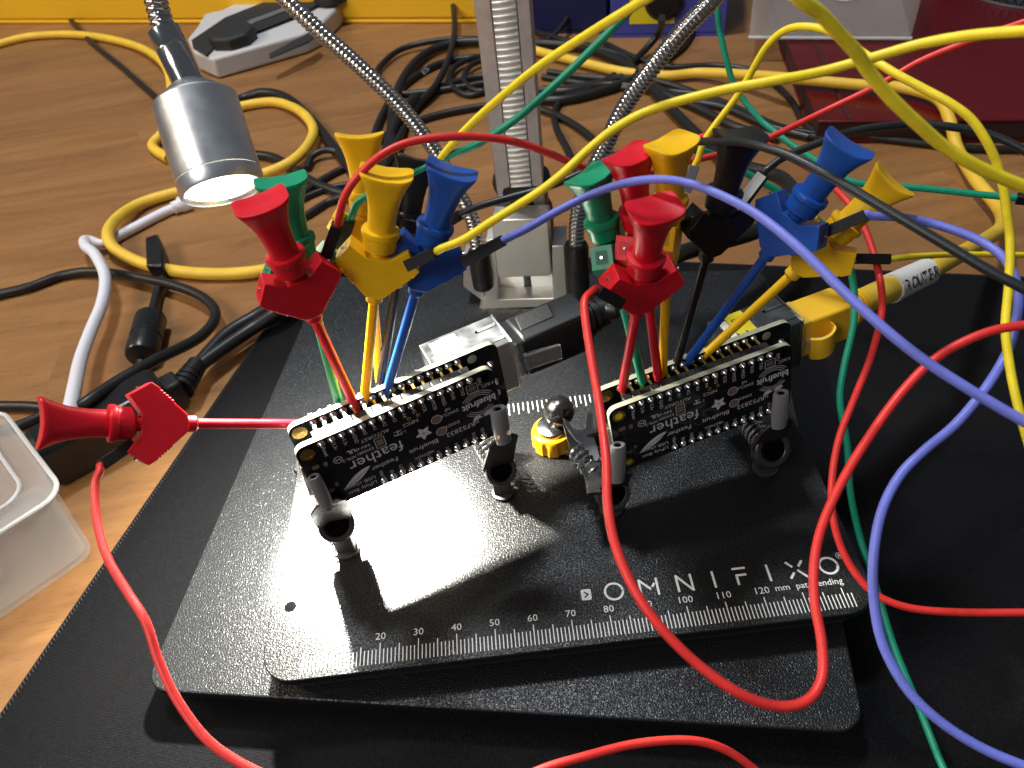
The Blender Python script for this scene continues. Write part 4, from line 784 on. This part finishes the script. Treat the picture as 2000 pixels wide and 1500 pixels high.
# yellow knob standing on the plate
kp = WZ(1078, 852, 3.5); kp[2] = 0.05
kn = thing('ribbed_knob', 'amber yellow ribbed knob on the work plate under the steel ball', 'knob', kp)
pr = []; n_ = 72
vs = []; fs = []; lv = [(0.0, 0.92), (0.5, 1.0), (5.6, 1.0), (6.6, 0.93), (6.9, 0.84)]
for h, f in lv:
    for i in range(n_):
        a = 2*math.pi*i/n_; rad = 6.3*f*(1-(0.07 if (i % 9) in (3, 4, 5) and h < 6.5 else 0)); vs.append(kp+[rad*math.cos(a), rad*math.sin(a), h])
for k_ in range(len(lv)-1):
    for i in range(n_): j = (i+1) % n_; fs.append((k_*n_+i, k_*n_+j, (k_+1)*n_+j, (k_+1)*n_+i))
fs += [tuple(range(n_-1, -1, -1)), tuple((len(lv)-1)*n_+i for i in range(n_))]
MB().add(vs, fs).build('knob_body', 'knob', kn)
MB().lathe([(4.2, 6.7), (4.6, 7.2), (4.4, 8.4), (3.0, 8.8)], 32, kp).build('metal_cup', 'steel', kn)

# ================================================================== left side of the desk
desk_cable('network_cable', [(-60, 100), (-10, 88), (60, 71), (150, 68), (230, 80), (292, 102, 2), (328, 140, 4), (334, 205, 5), (318, 258, 2), (298, 286), (330, 310)], 3.0, 'cab_yellow', 'yellow cable entering at the upper left edge and dipping behind the lamp')
desk_cable('network_cable', [(400, 262), (440, 222), (475, 207), (540, 200), (592, 222, 2), (612, 262, 3), (575, 312, 3), (505, 343, 2), (420, 362), (345, 376), (272, 399, 1), (226, 430, 4), (211, 461, 6), (232, 492, 3), (300, 521), (400, 535), (505, 530), (600, 505), (700, 470)], 3.0, 'cab_yellow', 'yellow cable looped on the wood below the lamp')
tw = thing('usb_cable', 'white cable bending down over the wood at the left', 'cable', WZ(200, 478, DZ))
tube_desk([(345, 404), (310, 420), (270, 441), (230, 462), (200, 477, 2), (176, 470, 3), (165, 470, 5), (168, 482, 8), (186, 498, 10), (205, 540, 10), (200, 590, 9), (178, 645, 9), (158, 700, 12), (146, 755, 18), (136, 805, 22)], 2.6).build('jacket', 'cab_white', tw)
MB().tube([WZ(338, 407, -21.5), WZ(350, 402, -21.5), WZ(351, 401, -21.5), WZ(372, 394, -21.5)], [3.4, 3.4, 4.4, 4.4], 16).build('connector_grip', 'cab_white', tw)
K = [('thin black cable crossing behind the lamp from the top left edge', [(40, -50), (75, -10), (130, 32), (185, 88), (240, 133), (300, 186), (350, 225)], 2.0),
     ('black cable curving from the lamp toward the clips', [(440, 210), (475, 192), (515, 181, 2), (560, 192, 2), (610, 236), (660, 298), (700, 350), (740, 400)], 3.0),
     ('black cable looping round over the power adapter on the left', [(-60, 592), (-10, 577), (60, 560), (125, 537), (195, 531, 1), (290, 546, 3), (360, 564, 4), (408, 590, 4), (420, 622, 4), (385, 662, 6), (300, 705, 14), (225, 748, 18), (155, 795, 20), (100, 830, 12)], 2.3),
     ('short black cable at the left edge above the frosted box', [(-50, 791), (0, 793), (60, 794), (120, 802)], 2.2),
     ('short black cable at the left edge near the red plunger', [(-50, 845), (0, 840), (45, 828), (90, 808)], 2.0),
     ('upper black cable fanning out beside the green clip', [(600, 330), (610, 305, 2), (640, 293, 3), (672, 305, 1), (700, 330)], 1.9),
     ('middle black cable fanning out beside the green clip', [(575, 400), (600, 372), (640, 345), (680, 326), (720, 322)], 1.9),
     ('lower black cable fanning out beside the green clip', [(560, 410), (600, 384), (650, 366), (720, 355), (780, 350)], 1.7)]
for lb, p, r in K: desk_cable('black_cable', p, r, 'cab_black', lb, group='black cables on the wooden desk')
K = [('black cable hanging from the top edge beside the rack column', [(878, -60, 20), (884, -5, 12), (888, 55, 6), (878, 110, 4), (852, 165, 4), (815, 205, 2), (785, 250), (762, 310), (750, 370)], 2.2),
     ('thin black cable loop left of the rack column', [(735, 160), (740, 133, 1), (782, 97, 2), (850, 80, 3), (920, 76, 2), (1000, 80)], 2.0),
     ('inner small black cable loop beside the rack column', [(1010, 168), (960, 176), (915, 186), (880, 165, 1), (885, 135, 2), (920, 115, 2), (980, 106)], 1.9),
     ('outer small black cable loop beside the rack column', [(1020, 162), (975, 170), (935, 178), (908, 160, 1), (915, 132, 2), (950, 116, 2), (1010, 108)], 1.9),
     ('black cable crossing level behind the rack column', [(770, 185), (830, 180), (900, 170), (980, 160), (1060, 176), (1150, 165), (1240, 152), (1330, 172), (1405, 203), (1475, 232), (1560, 262), (1640, 272)], 2.1),
     ('long thin black cable from the column to the right edge', [(1060, 150), (1130, 162), (1220, 172), (1300, 178), (1370, 186), (1422, 204), (1475, 228), (1527, 249), (1597, 262), (1685, 267), (1790, 279), (1895, 290), (2015, 292), (2100, 290)], 1.9),
     ('upper black cable right of the rack column', [(1020, 85), (1080, 86), (1150, 95), (1200, 112), (1235, 140), (1290, 175), (1345, 196), (1420, 212), (1500, 246), (1580, 268)], 2.2),
     ('black cable bending down right of the rack column', [(1240, 160), (1170, 170), (1115, 185), (1085, 212), (1086, 248), (1108, 292), (1126, 335), (1135, 380)], 2.0),
     ('black cable leaving the disc of the blue bin', [(1293, 35, 30), (1288, 62, 12), (1262, 95, 3), (1225, 130), (1170, 165), (1120, 190)], 2.2),
     ('thin black cable at the top edge between the column and blue bin', [(1135, -40), (1120, 10, 10), (1095, 55, 6), (1060, 85, 2), (1020, 110)], 1.8),
     ('black cable lying along the front of the dark red folder', [(1610, 252), (1700, 254), (1800, 252), (1900, 254), (2015, 252), (2100, 250)], 2.4)]
for lb, p, r in K: desk_cable('black_cable', p, r, 'cab_black', lb, group='black cables on the wooden desk')
K2 = [('thick black cable standing behind the rear yellow clip', [(812, 190, 4), (775, 235, 3), (757, 290), (752, 350), (768, 420), (800, 470), (840, 500)], 3.2),
      ('black cable passing left from the column to the lamp', [(1010, 150), (930, 150), (850, 176), (800, 230), (765, 300, 6), (735, 350, 5), (690, 375, 3), (640, 395), (590, 425), (540, 440)], 2.0),
      ('black cable crossing low behind the green clip of the shaded board', [(1060, 175), (1110, 178), (1180, 166), (1250, 172), (1310, 190), (1370, 215), (1440, 250), (1520, 270)], 2.6),
      ('black cable winding from the lamp behind the rear yellow clip', [(480, 300), (540, 310), (600, 350), (650, 372), (700, 390), (760, 440), (800, 500)], 2.6),
      ('black cable looping wide left of the rack column under the others', [(1010, 118), (930, 112), (850, 128), (780, 175), (740, 240), (728, 300), (745, 350)], 2.3),
      ('black cable crossing behind the two goosenecks near the collar', [(700, 300), (760, 262), (830, 232), (900, 215), (980, 205), (1060, 215), (1130, 250), (1190, 300), (1260, 340), (1340, 330)], 2.2),
      ('thick black cable bundle lying right of the column', [(1020, 190), (1090, 196), (1160, 182), (1230, 158), (1290, 120), (1330, 90), (1350, 60)], 2.9),
      ('black cable running from the bins to the folder corner', [(1180, 84), (1240, 112), (1310, 130), (1400, 128), (1480, 142), (1540, 190), (1570, 240), (1600, 262)], 1.8),
      ('black cable curling in front of the navy bin', [(1040, 60), (1090, 75, 4), (1150, 90, 4), (1215, 108, 4), (1235, 132, 2), (1205, 152), (1140, 150), (1070, 140)], 2.0)]
for lb, p, r in K2: desk_cable('black_cable', p, r, 'cab_black', lb, group='black cables on the wooden desk')
# ferrite lead
fe = thing('ferrite_cable', 'black cable with a fat rounded ferrite core standing on the wood left of the mat', 'cable', WZ(282, 660, DZ))
tube_desk([(318, 545, 2), (307, 575, 1), (298, 610, 2), (287, 640, 4), (278, 700, 3), (268, 728, 2)], 2.2).build('jacket', 'cab_black', fe)
fa = WZ(296, 618, -18); fb = WZ(275, 698, -18)
fd = norm(fb-fa); MB().lathe([(3.6, -0.2), (6.0, 0.8), (6.6, 2.0), (6.6, np.linalg.norm(fb-fa)*0.55), (6.2, np.linalg.norm(fb-fa)*0.56), (6.2, np.linalg.norm(fb-fa)*0.62), (6.6, np.linalg.norm(fb-fa)*0.63), (6.6, np.linalg.norm(fb-fa)-2), (6.0, np.linalg.norm(fb-fa)-0.8), (3.6, np.linalg.norm(fb-fa)+0.2)], 28, fa, fd).build('ferrite_core', 'p_black', fe)
MB().prism([WZ(297, 492, -24.9), WZ(322, 484, -24.9), WZ(334, 520, -24.9), WZ(332, 548, -24.9), WZ(300, 548, -24.9)], (0, 0, 9)).build('plug_end', 'p_black', fe, bevel=1.2)
# power adapter
ad = thing('power_adapter', 'black power adapter brick lying on the wood behind the level red clip', 'power adapter', WZ(200, 860, DZ))
f0 = WZ(62, 893, -5); f1 = WZ(322, 756, -5); fx = norm(f1-f0); fy = np.array([-fx[1], fx[0], 0]); fl = np.linalg.norm((f1-f0)[:2]); AO = (np.array([f0[0], f0[1], 0]), np.column_stack([fx*[1, 1, 0], fy, EZ]))
MB(AO).box((0, 0, DZ+0.5), (fl, 17, -4.5)).build('case', 'adapter', ad, bevel=3.0, seg=4)
MB(AO).box((fl-1, 4, DZ+4), (fl+6, 13, -9)).build('plug_collar', 'dupont', ad, bevel=1.0)
p0 = AO[0]+AO[1] @ np.array([fl+5, 8.5, -16.0])
pc = norm(WZ(400, 690, -17)-p0)
for i in range(5): MB().lathe([(5.2-0.3*i, 0), (5.2-0.3*i, 2.0), (4.0, 2.1), (4.0, 3.0)], 18, p0+pc*3.0*i, pc).build('strain_relief_ring', 'dupont', ad)
for i, off in enumerate((0, 1)):
    q = [p0+pc*12, WZ(440, 655+off*22, -17), WZ(495, 620+off*20, -17), WZ(545, 590+off*18, -15), WZ(600, 560+off*12, -16), WZ(680, 520+off*8, -19), WZ(770, 480, -20)]
    MB().tube(catmull(q, 8), 2.9, 12).build('power_lead', 'cab_black', ad)
# frosted box lower left
fb_ = thing('frosted_box', 'frosted translucent plastic box at the lower left edge', 'plastic box', WZ(60, 1090, DZ))
c0 = WZ(160, 1041, DZ); 
top0 = WP(116, 963, c0, EY)
zt_ = top0[2] if -20 < top0[2] < 60 else 5
zt_ = 8.0
tA = WZ(116, 963, zt_); tBk = WZ(54, 880, zt_); tF = WZ(-20, 1086, zt_)
e1_ = norm(tBk-tA); e2_ = norm(tF-tA)
e2_ = norm(e2_-e1_*np.dot(e1_, e2_)*1.0)
def bxp(s_, t_, z): return tA*[1, 1, 0]+e1_*[1, 1, 0]*s_+e2_*[1, 1, 0]*t_+EZ*z
def rbox(s0, s1, t0, t1, r, z, n=5):
    out = []
    for cx, cy, a0 in ((s1-r, t0+r, -90), (s1-r, t1-r, 0), (s0+r, t1-r, 90), (s0+r, t0+r, 180)):
        for i in range(n+1): a = math.radians(a0+90*i/n); out.append(bxp(cx+r*math.cos(a), cy+r*math.sin(a), z))
    return out
def shell(o0, o1, wall, z0, z1, m, name):       # open box with wall thickness
    (s0, s1, t0, t1, r), (S0, S1, T0, T1, R2) = o0, o1
    a = rbox(s0, s1, t0, t1, r, z0); b = rbox(S0, S1, T0, T1, R2, z1); c = rbox(S0+wall, S1-wall, T0+wall, T1-wall, max(R2-wall, 0.5), z1); d = rbox(s0+wall, s1-wall, t0+wall, t1-wall, max(r-wall, 0.5), z0+wall)
    n = len(a); V = a+b+c+d; F_ = []
    for k_ in range(3):
        for i in range(n): j = (i+1) % n; F_.append((k_*n+i, k_*n+j, (k_+1)*n+j, (k_+1)*n+i))
    F_ += [tuple(range(n-1, -1, -1)), tuple(3*n+i for i in range(n))]
    return MB().add(V, F_).build(name, m, fb_, bevel=0)
shell((3, 50, 3, 90, 6), (0, 53, 0, 93, 6), 1.4, DZ+0.3, zt_-1, 'frost', 'box_body')
rim = rbox(-1.2, 54.2, -1.2, 94.2, 7, zt_+0.5); MB().tube(rim+[rim[0]], 0.8, 8).build('rim', 'frost_edge', fb_)
MB().prism(rbox(-1, 54, -1, 94, 7, zt_-0.4), EZ*1.2).build('lid', 'frost', fb_, bevel=0.3)
rim2 = rbox(7, 46, 7, 86, 7, zt_+1.2); MB().tube(rim2+[rim2[0]], 0.7, 8).build('lid_ridge', 'frost_edge', fb_)
tag(MB().prism([bxp(3, 60, DZ+3), bxp(10, 55, DZ+3), bxp(22, 84, DZ+3), bxp(8, 86, DZ+3)], EZ*9).build('green_block', 'p_green'), 'blurred green part seen through the frosted box', 'small part')

# ================================================================== far side of the desk
def fbox(name, p0, p1, depth, h, z0=DZ+0.1):
    a = WZ(*p0, z0); b = WZ(*p1, z0); ex = norm(b-a); ey = np.array([-ex[1], ex[0], 0]); return (a, np.column_stack([ex, ey, EZ])), np.linalg.norm(b-a), depth, h
# yellow organiser
XO, w, d, h = fbox('organizer', (-40, 47), (935, 46), 120, 30)
og = thing('organiser_tray', 'yellow compartment tray along the top left edge', 'organiser tray', XO[0]+XO[1] @ np.array([w/2, d/2, 0]), XO[1])
MB(XO).box((0, 0, 0), (w, d, 3)).build('tray_floor', 'org_yellow', og, bevel=1)
MB(XO).box((0, 0, 3.01), (w, 5, h-8)).build('front_wall', 'org_yellow', og, bevel=2.2, seg=3)
MB(XO).box((0, 5.01, 3.01), (5, d, h-8)).build('side_wall', 'org_yellow', og, bevel=1.5)
MB(XO).box((w-5, 5.01, 3.01), (w, d, h-8)).build('side_wall', 'org_yellow', og, bevel=1.5)
for i in range(1, 5): MB(XO).box((w*i/5-1.5, 5.01, 3.01), (w*i/5+1.5, d, h-9)).build('divider', 'org_yellow', og, bevel=0.6)
MB(XO).box((5.1, d-5, 3.01), (w-5.1, d, h)).build('back_wall', 'org_yellow', og, bevel=1)
for i in range(5):
    tag(MB(XO).box((w*i/5+8, 8, 3.1), (w*(i+1)/5-6, d-8, 17)).build('parts_insert', 'connector_grey' if i % 2 == 0 else 'mesh_dark', bevel=1.5), ['grey insert in the leftmost bay of the yellow tray', 'dark insert in the second bay of the yellow tray', 'grey insert in the third bay of the yellow tray', 'dark insert in the fourth bay of the yellow tray, behind the cutter', 'grey insert in the bay of the yellow tray nearest the column'][i], 'tray insert', 'inserts in the yellow tray')
# cutter knife
kv = thing('cutter_knife', 'white and black snap off cutter lying before the yellow tray', 'cutter knife', WZ(520, 90, DZ))
KZ = DZ+12
def kp_(pts, z): return [WZ(u, v, z) for u, v in pts]
MB().prism(kp_([(380, 112), (398, 88), (412, 62), (445, 55), (540, 5), (700, -50), (705, 0), (668, 50), (632, 88), (602, 104), (428, 154), (392, 138)], DZ+0.5), EZ*14).build('handle', 'knife_white', kv, bevel=2.0, seg=3)
zz = DZ+14.6
MB().prism(kp_([(375, 82), (440, 38), (540, -2), (640, -40), (650, -8), (560, 30), (496, 48), (474, 64), (420, 96), (404, 112), (378, 96)], zz), EZ*1.6).build('grip_panel', 'knife_black', kv, bevel=0.6)
MB().prism(kp_([(492, 50), (585, 16), (625, -2), (628, 6), (590, 28), (492, 66)], zz+1.7), EZ*0.8).build('blade_slot', 'knife_black', kv, bevel=0.3)
MB().prism(kp_([(484, 44), (588, 6), (590, 12), (490, 50)], zz+1.7), EZ*1.2).build('blade', 'alu', kv)
kc = WZ(458, 82, zz); MB().lathe([(17, 0), (17, 7), (15.5, 8.5)], 8, kc).build('lock_knob', 'knife_black', kv, bevel=0.8)
MB().prism(kp_([(526, 108), (612, 62), (620, 70), (604, 84), (528, 116)], DZ+14.5), EZ*1.2).build('lower_grip', 'knife_black', kv, bevel=0.4)
kc = WZ(650, 0, zz+1.7); MB().lathe([(14, 0), (14, 5), (12, 7)], 24, kc).build('end_dial', 'knife_black', kv, bevel=0.5)
# navy and blue bins
def bin_(name, p0, p1, d, h, m, label, cat):
    XX, w, d, h = fbox(name, p0, p1, d, h); t = thing(name, label, cat, XX[0]+XX[1] @ np.array([w/2, d/2, 0]), XX[1])
    MB(XX).box((0, 0, 0), (w, d, 2)).build('floor', m, t); MB(XX).box((0, 0, 2.01), (w, 2.4, h)).build('front_panel', m, t, bevel=1.0)
    MB(XX).box((0, 2.41, 2.01), (2.4, d, h)).build('side_panel', m, t, bevel=0.6); MB(XX).box((w-2.4, 2.41, 2.01), (w, d, h)).build('side_panel', m, t, bevel=0.6); MB(XX).box((2.41, d-2.4, 2.01), (w-2.41, d, h)).build('back_panel', m, t)
    return t, XX, w
bin_('storage_bin', (1035, 66), (1186, 66), 60, 45, 'navy', 'dark navy bin at the top edge right of the rack column', 'storage bin')
tb, XX, w = bin_('storage_bin', (1192, 74), (1416, 70), 60, 48, 'blue_bin', 'violet blue bin with a yellow card at the top edge', 'storage bin')
yc = MB(XX).box((w*0.17, -0.6, 9), (w*0.56, -0.05, 40)).build('yellow_card', 'label_yellow', tb)
dc = XX[0]+XX[1] @ np.array([w*0.46, -0.7, 24]); MB().lathe([(12.5, 0), (12.5, 2.5), (10, 5), (4, 5.2)], 32, dc, -XX[1][:, 1]).build('black_disc', 'p_black', tb)
# dark red folder
fo = thing('red_folder', 'dark red glossy folder on the desk at the upper right', 'folder', WZ(1800, 200, DZ))
pz = DZ+1
fp = [WZ(1532, 66, DZ+12), WZ(1600, 236, DZ+12), WZ(2130, 232, DZ+12), WZ(2080, -70, DZ+12), WZ(1500, -60, DZ+12)]
fp = [np.array([*p[:2], DZ+2]) for p in fp]
MB().prism(fp, EZ*9).build('page_block', 'book_side', fo)
g_ = sum(fp)/len(fp)
MB().prism([g_+(p-g_)*1.012+EZ*9.1 for p in fp], EZ*1.4).build('front_cover', 'red_cover', fo, bevel=0.5)
MB().prism([g_+(p-g_)*1.012-EZ*1.6 for p in fp], EZ*1.5).build('back_cover', 'red_cover', fo, bevel=0.5)
a_, b_2 = fp[0], fp[1]; inx = norm(fp[2]-fp[1])
MB().prism([a_+inx*14+EZ*10.6, b_2+inx*14+EZ*10.6, b_2+inx*15.5+EZ*10.6, a_+inx*15.5+EZ*10.6], EZ*0.25).build('spine_crease', 'book_side', fo)
# frosted box on the folder
ft = thing('frosted_box', 'frosted translucent plastic box at the top edge above the red folder', 'plastic box', WZ(1620, 60, DZ+13))
XX, w, d, h = fbox('', (1462, 78), (1778, 80), 90, 40, DZ+13)
MB(XX).box((0, 0, 0), (w, d, 1.6)).build('floor', 'frost', ft, bevel=0.5)
for nm, q in (('front_wall', ((0, 0, 1.61), (w, 1.6, 34))), ('side_wall', ((0, 1.61, 1.61), (1.6, d, 34))), ('side_wall', ((w-1.6, 1.61, 1.61), (w, d, 34))), ('back_wall', ((1.61, d-1.6, 1.61), (w-1.61, d, 34)))): MB(XX).box(*q).build(nm, 'frost', ft, bevel=0.5)
MB(XX).tube([(-0.8, -0.8, 34), (w+0.8, -0.8, 34)], 1.3, 8).build('rim', 'frost_edge', ft)
MB(XX).tube([(-0.4, -0.4, 1.6), (w+0.4, -0.4, 1.6)], 1.0, 8).build('foot_rim', 'frost_edge', ft)
MB(XX).tube(arc3 if False else [np.array([w*0.55+14*math.cos(a), -1.2, 36+13*math.sin(a)]) for a in np.linspace(math.pi, 2*math.pi, 16)], 0.8, 6).build('thumb_notch', 'frost_edge', ft)
# dark mesh basket at the corner
mb_ = thing('mesh_basket', 'dark grey mesh basket in the upper right corner', 'mesh basket', WZ(1960, 30, DZ+12))
bc0 = WZ(2040, -40, DZ+12); R0 = 62
rg = MB(); 
for hz, rr_ in ((0.8, 56), (36, 66)):
    rg.tube([bc0+[rr_*math.cos(a), rr_*math.sin(a), hz] for a in np.linspace(0, 2*math.pi, 61)], 1.4, 6)
rg.build('basket_frame', 'mesh_dark', mb_)
mg = MB()
for i in range(72):
    for s_ in (1, -1):
        mg.tube([bc0+[(56+10*t)*math.cos(2*math.pi*i/72+s_*0.35*t), (56+10*t)*math.sin(2*math.pi*i/72+s_*0.35*t), 0.8+35*t] for t in np.linspace(0, 1, 5)], 0.55, 4)
mg.build('wire_mesh', 'mesh_dark', mb_)
MB().lathe([(55, 0), (55, 1)], 40, bc0).build('basket_floor', 'mesh_dark', mb_)
# switch-like grey base under the basket rim: pale grey tray edge
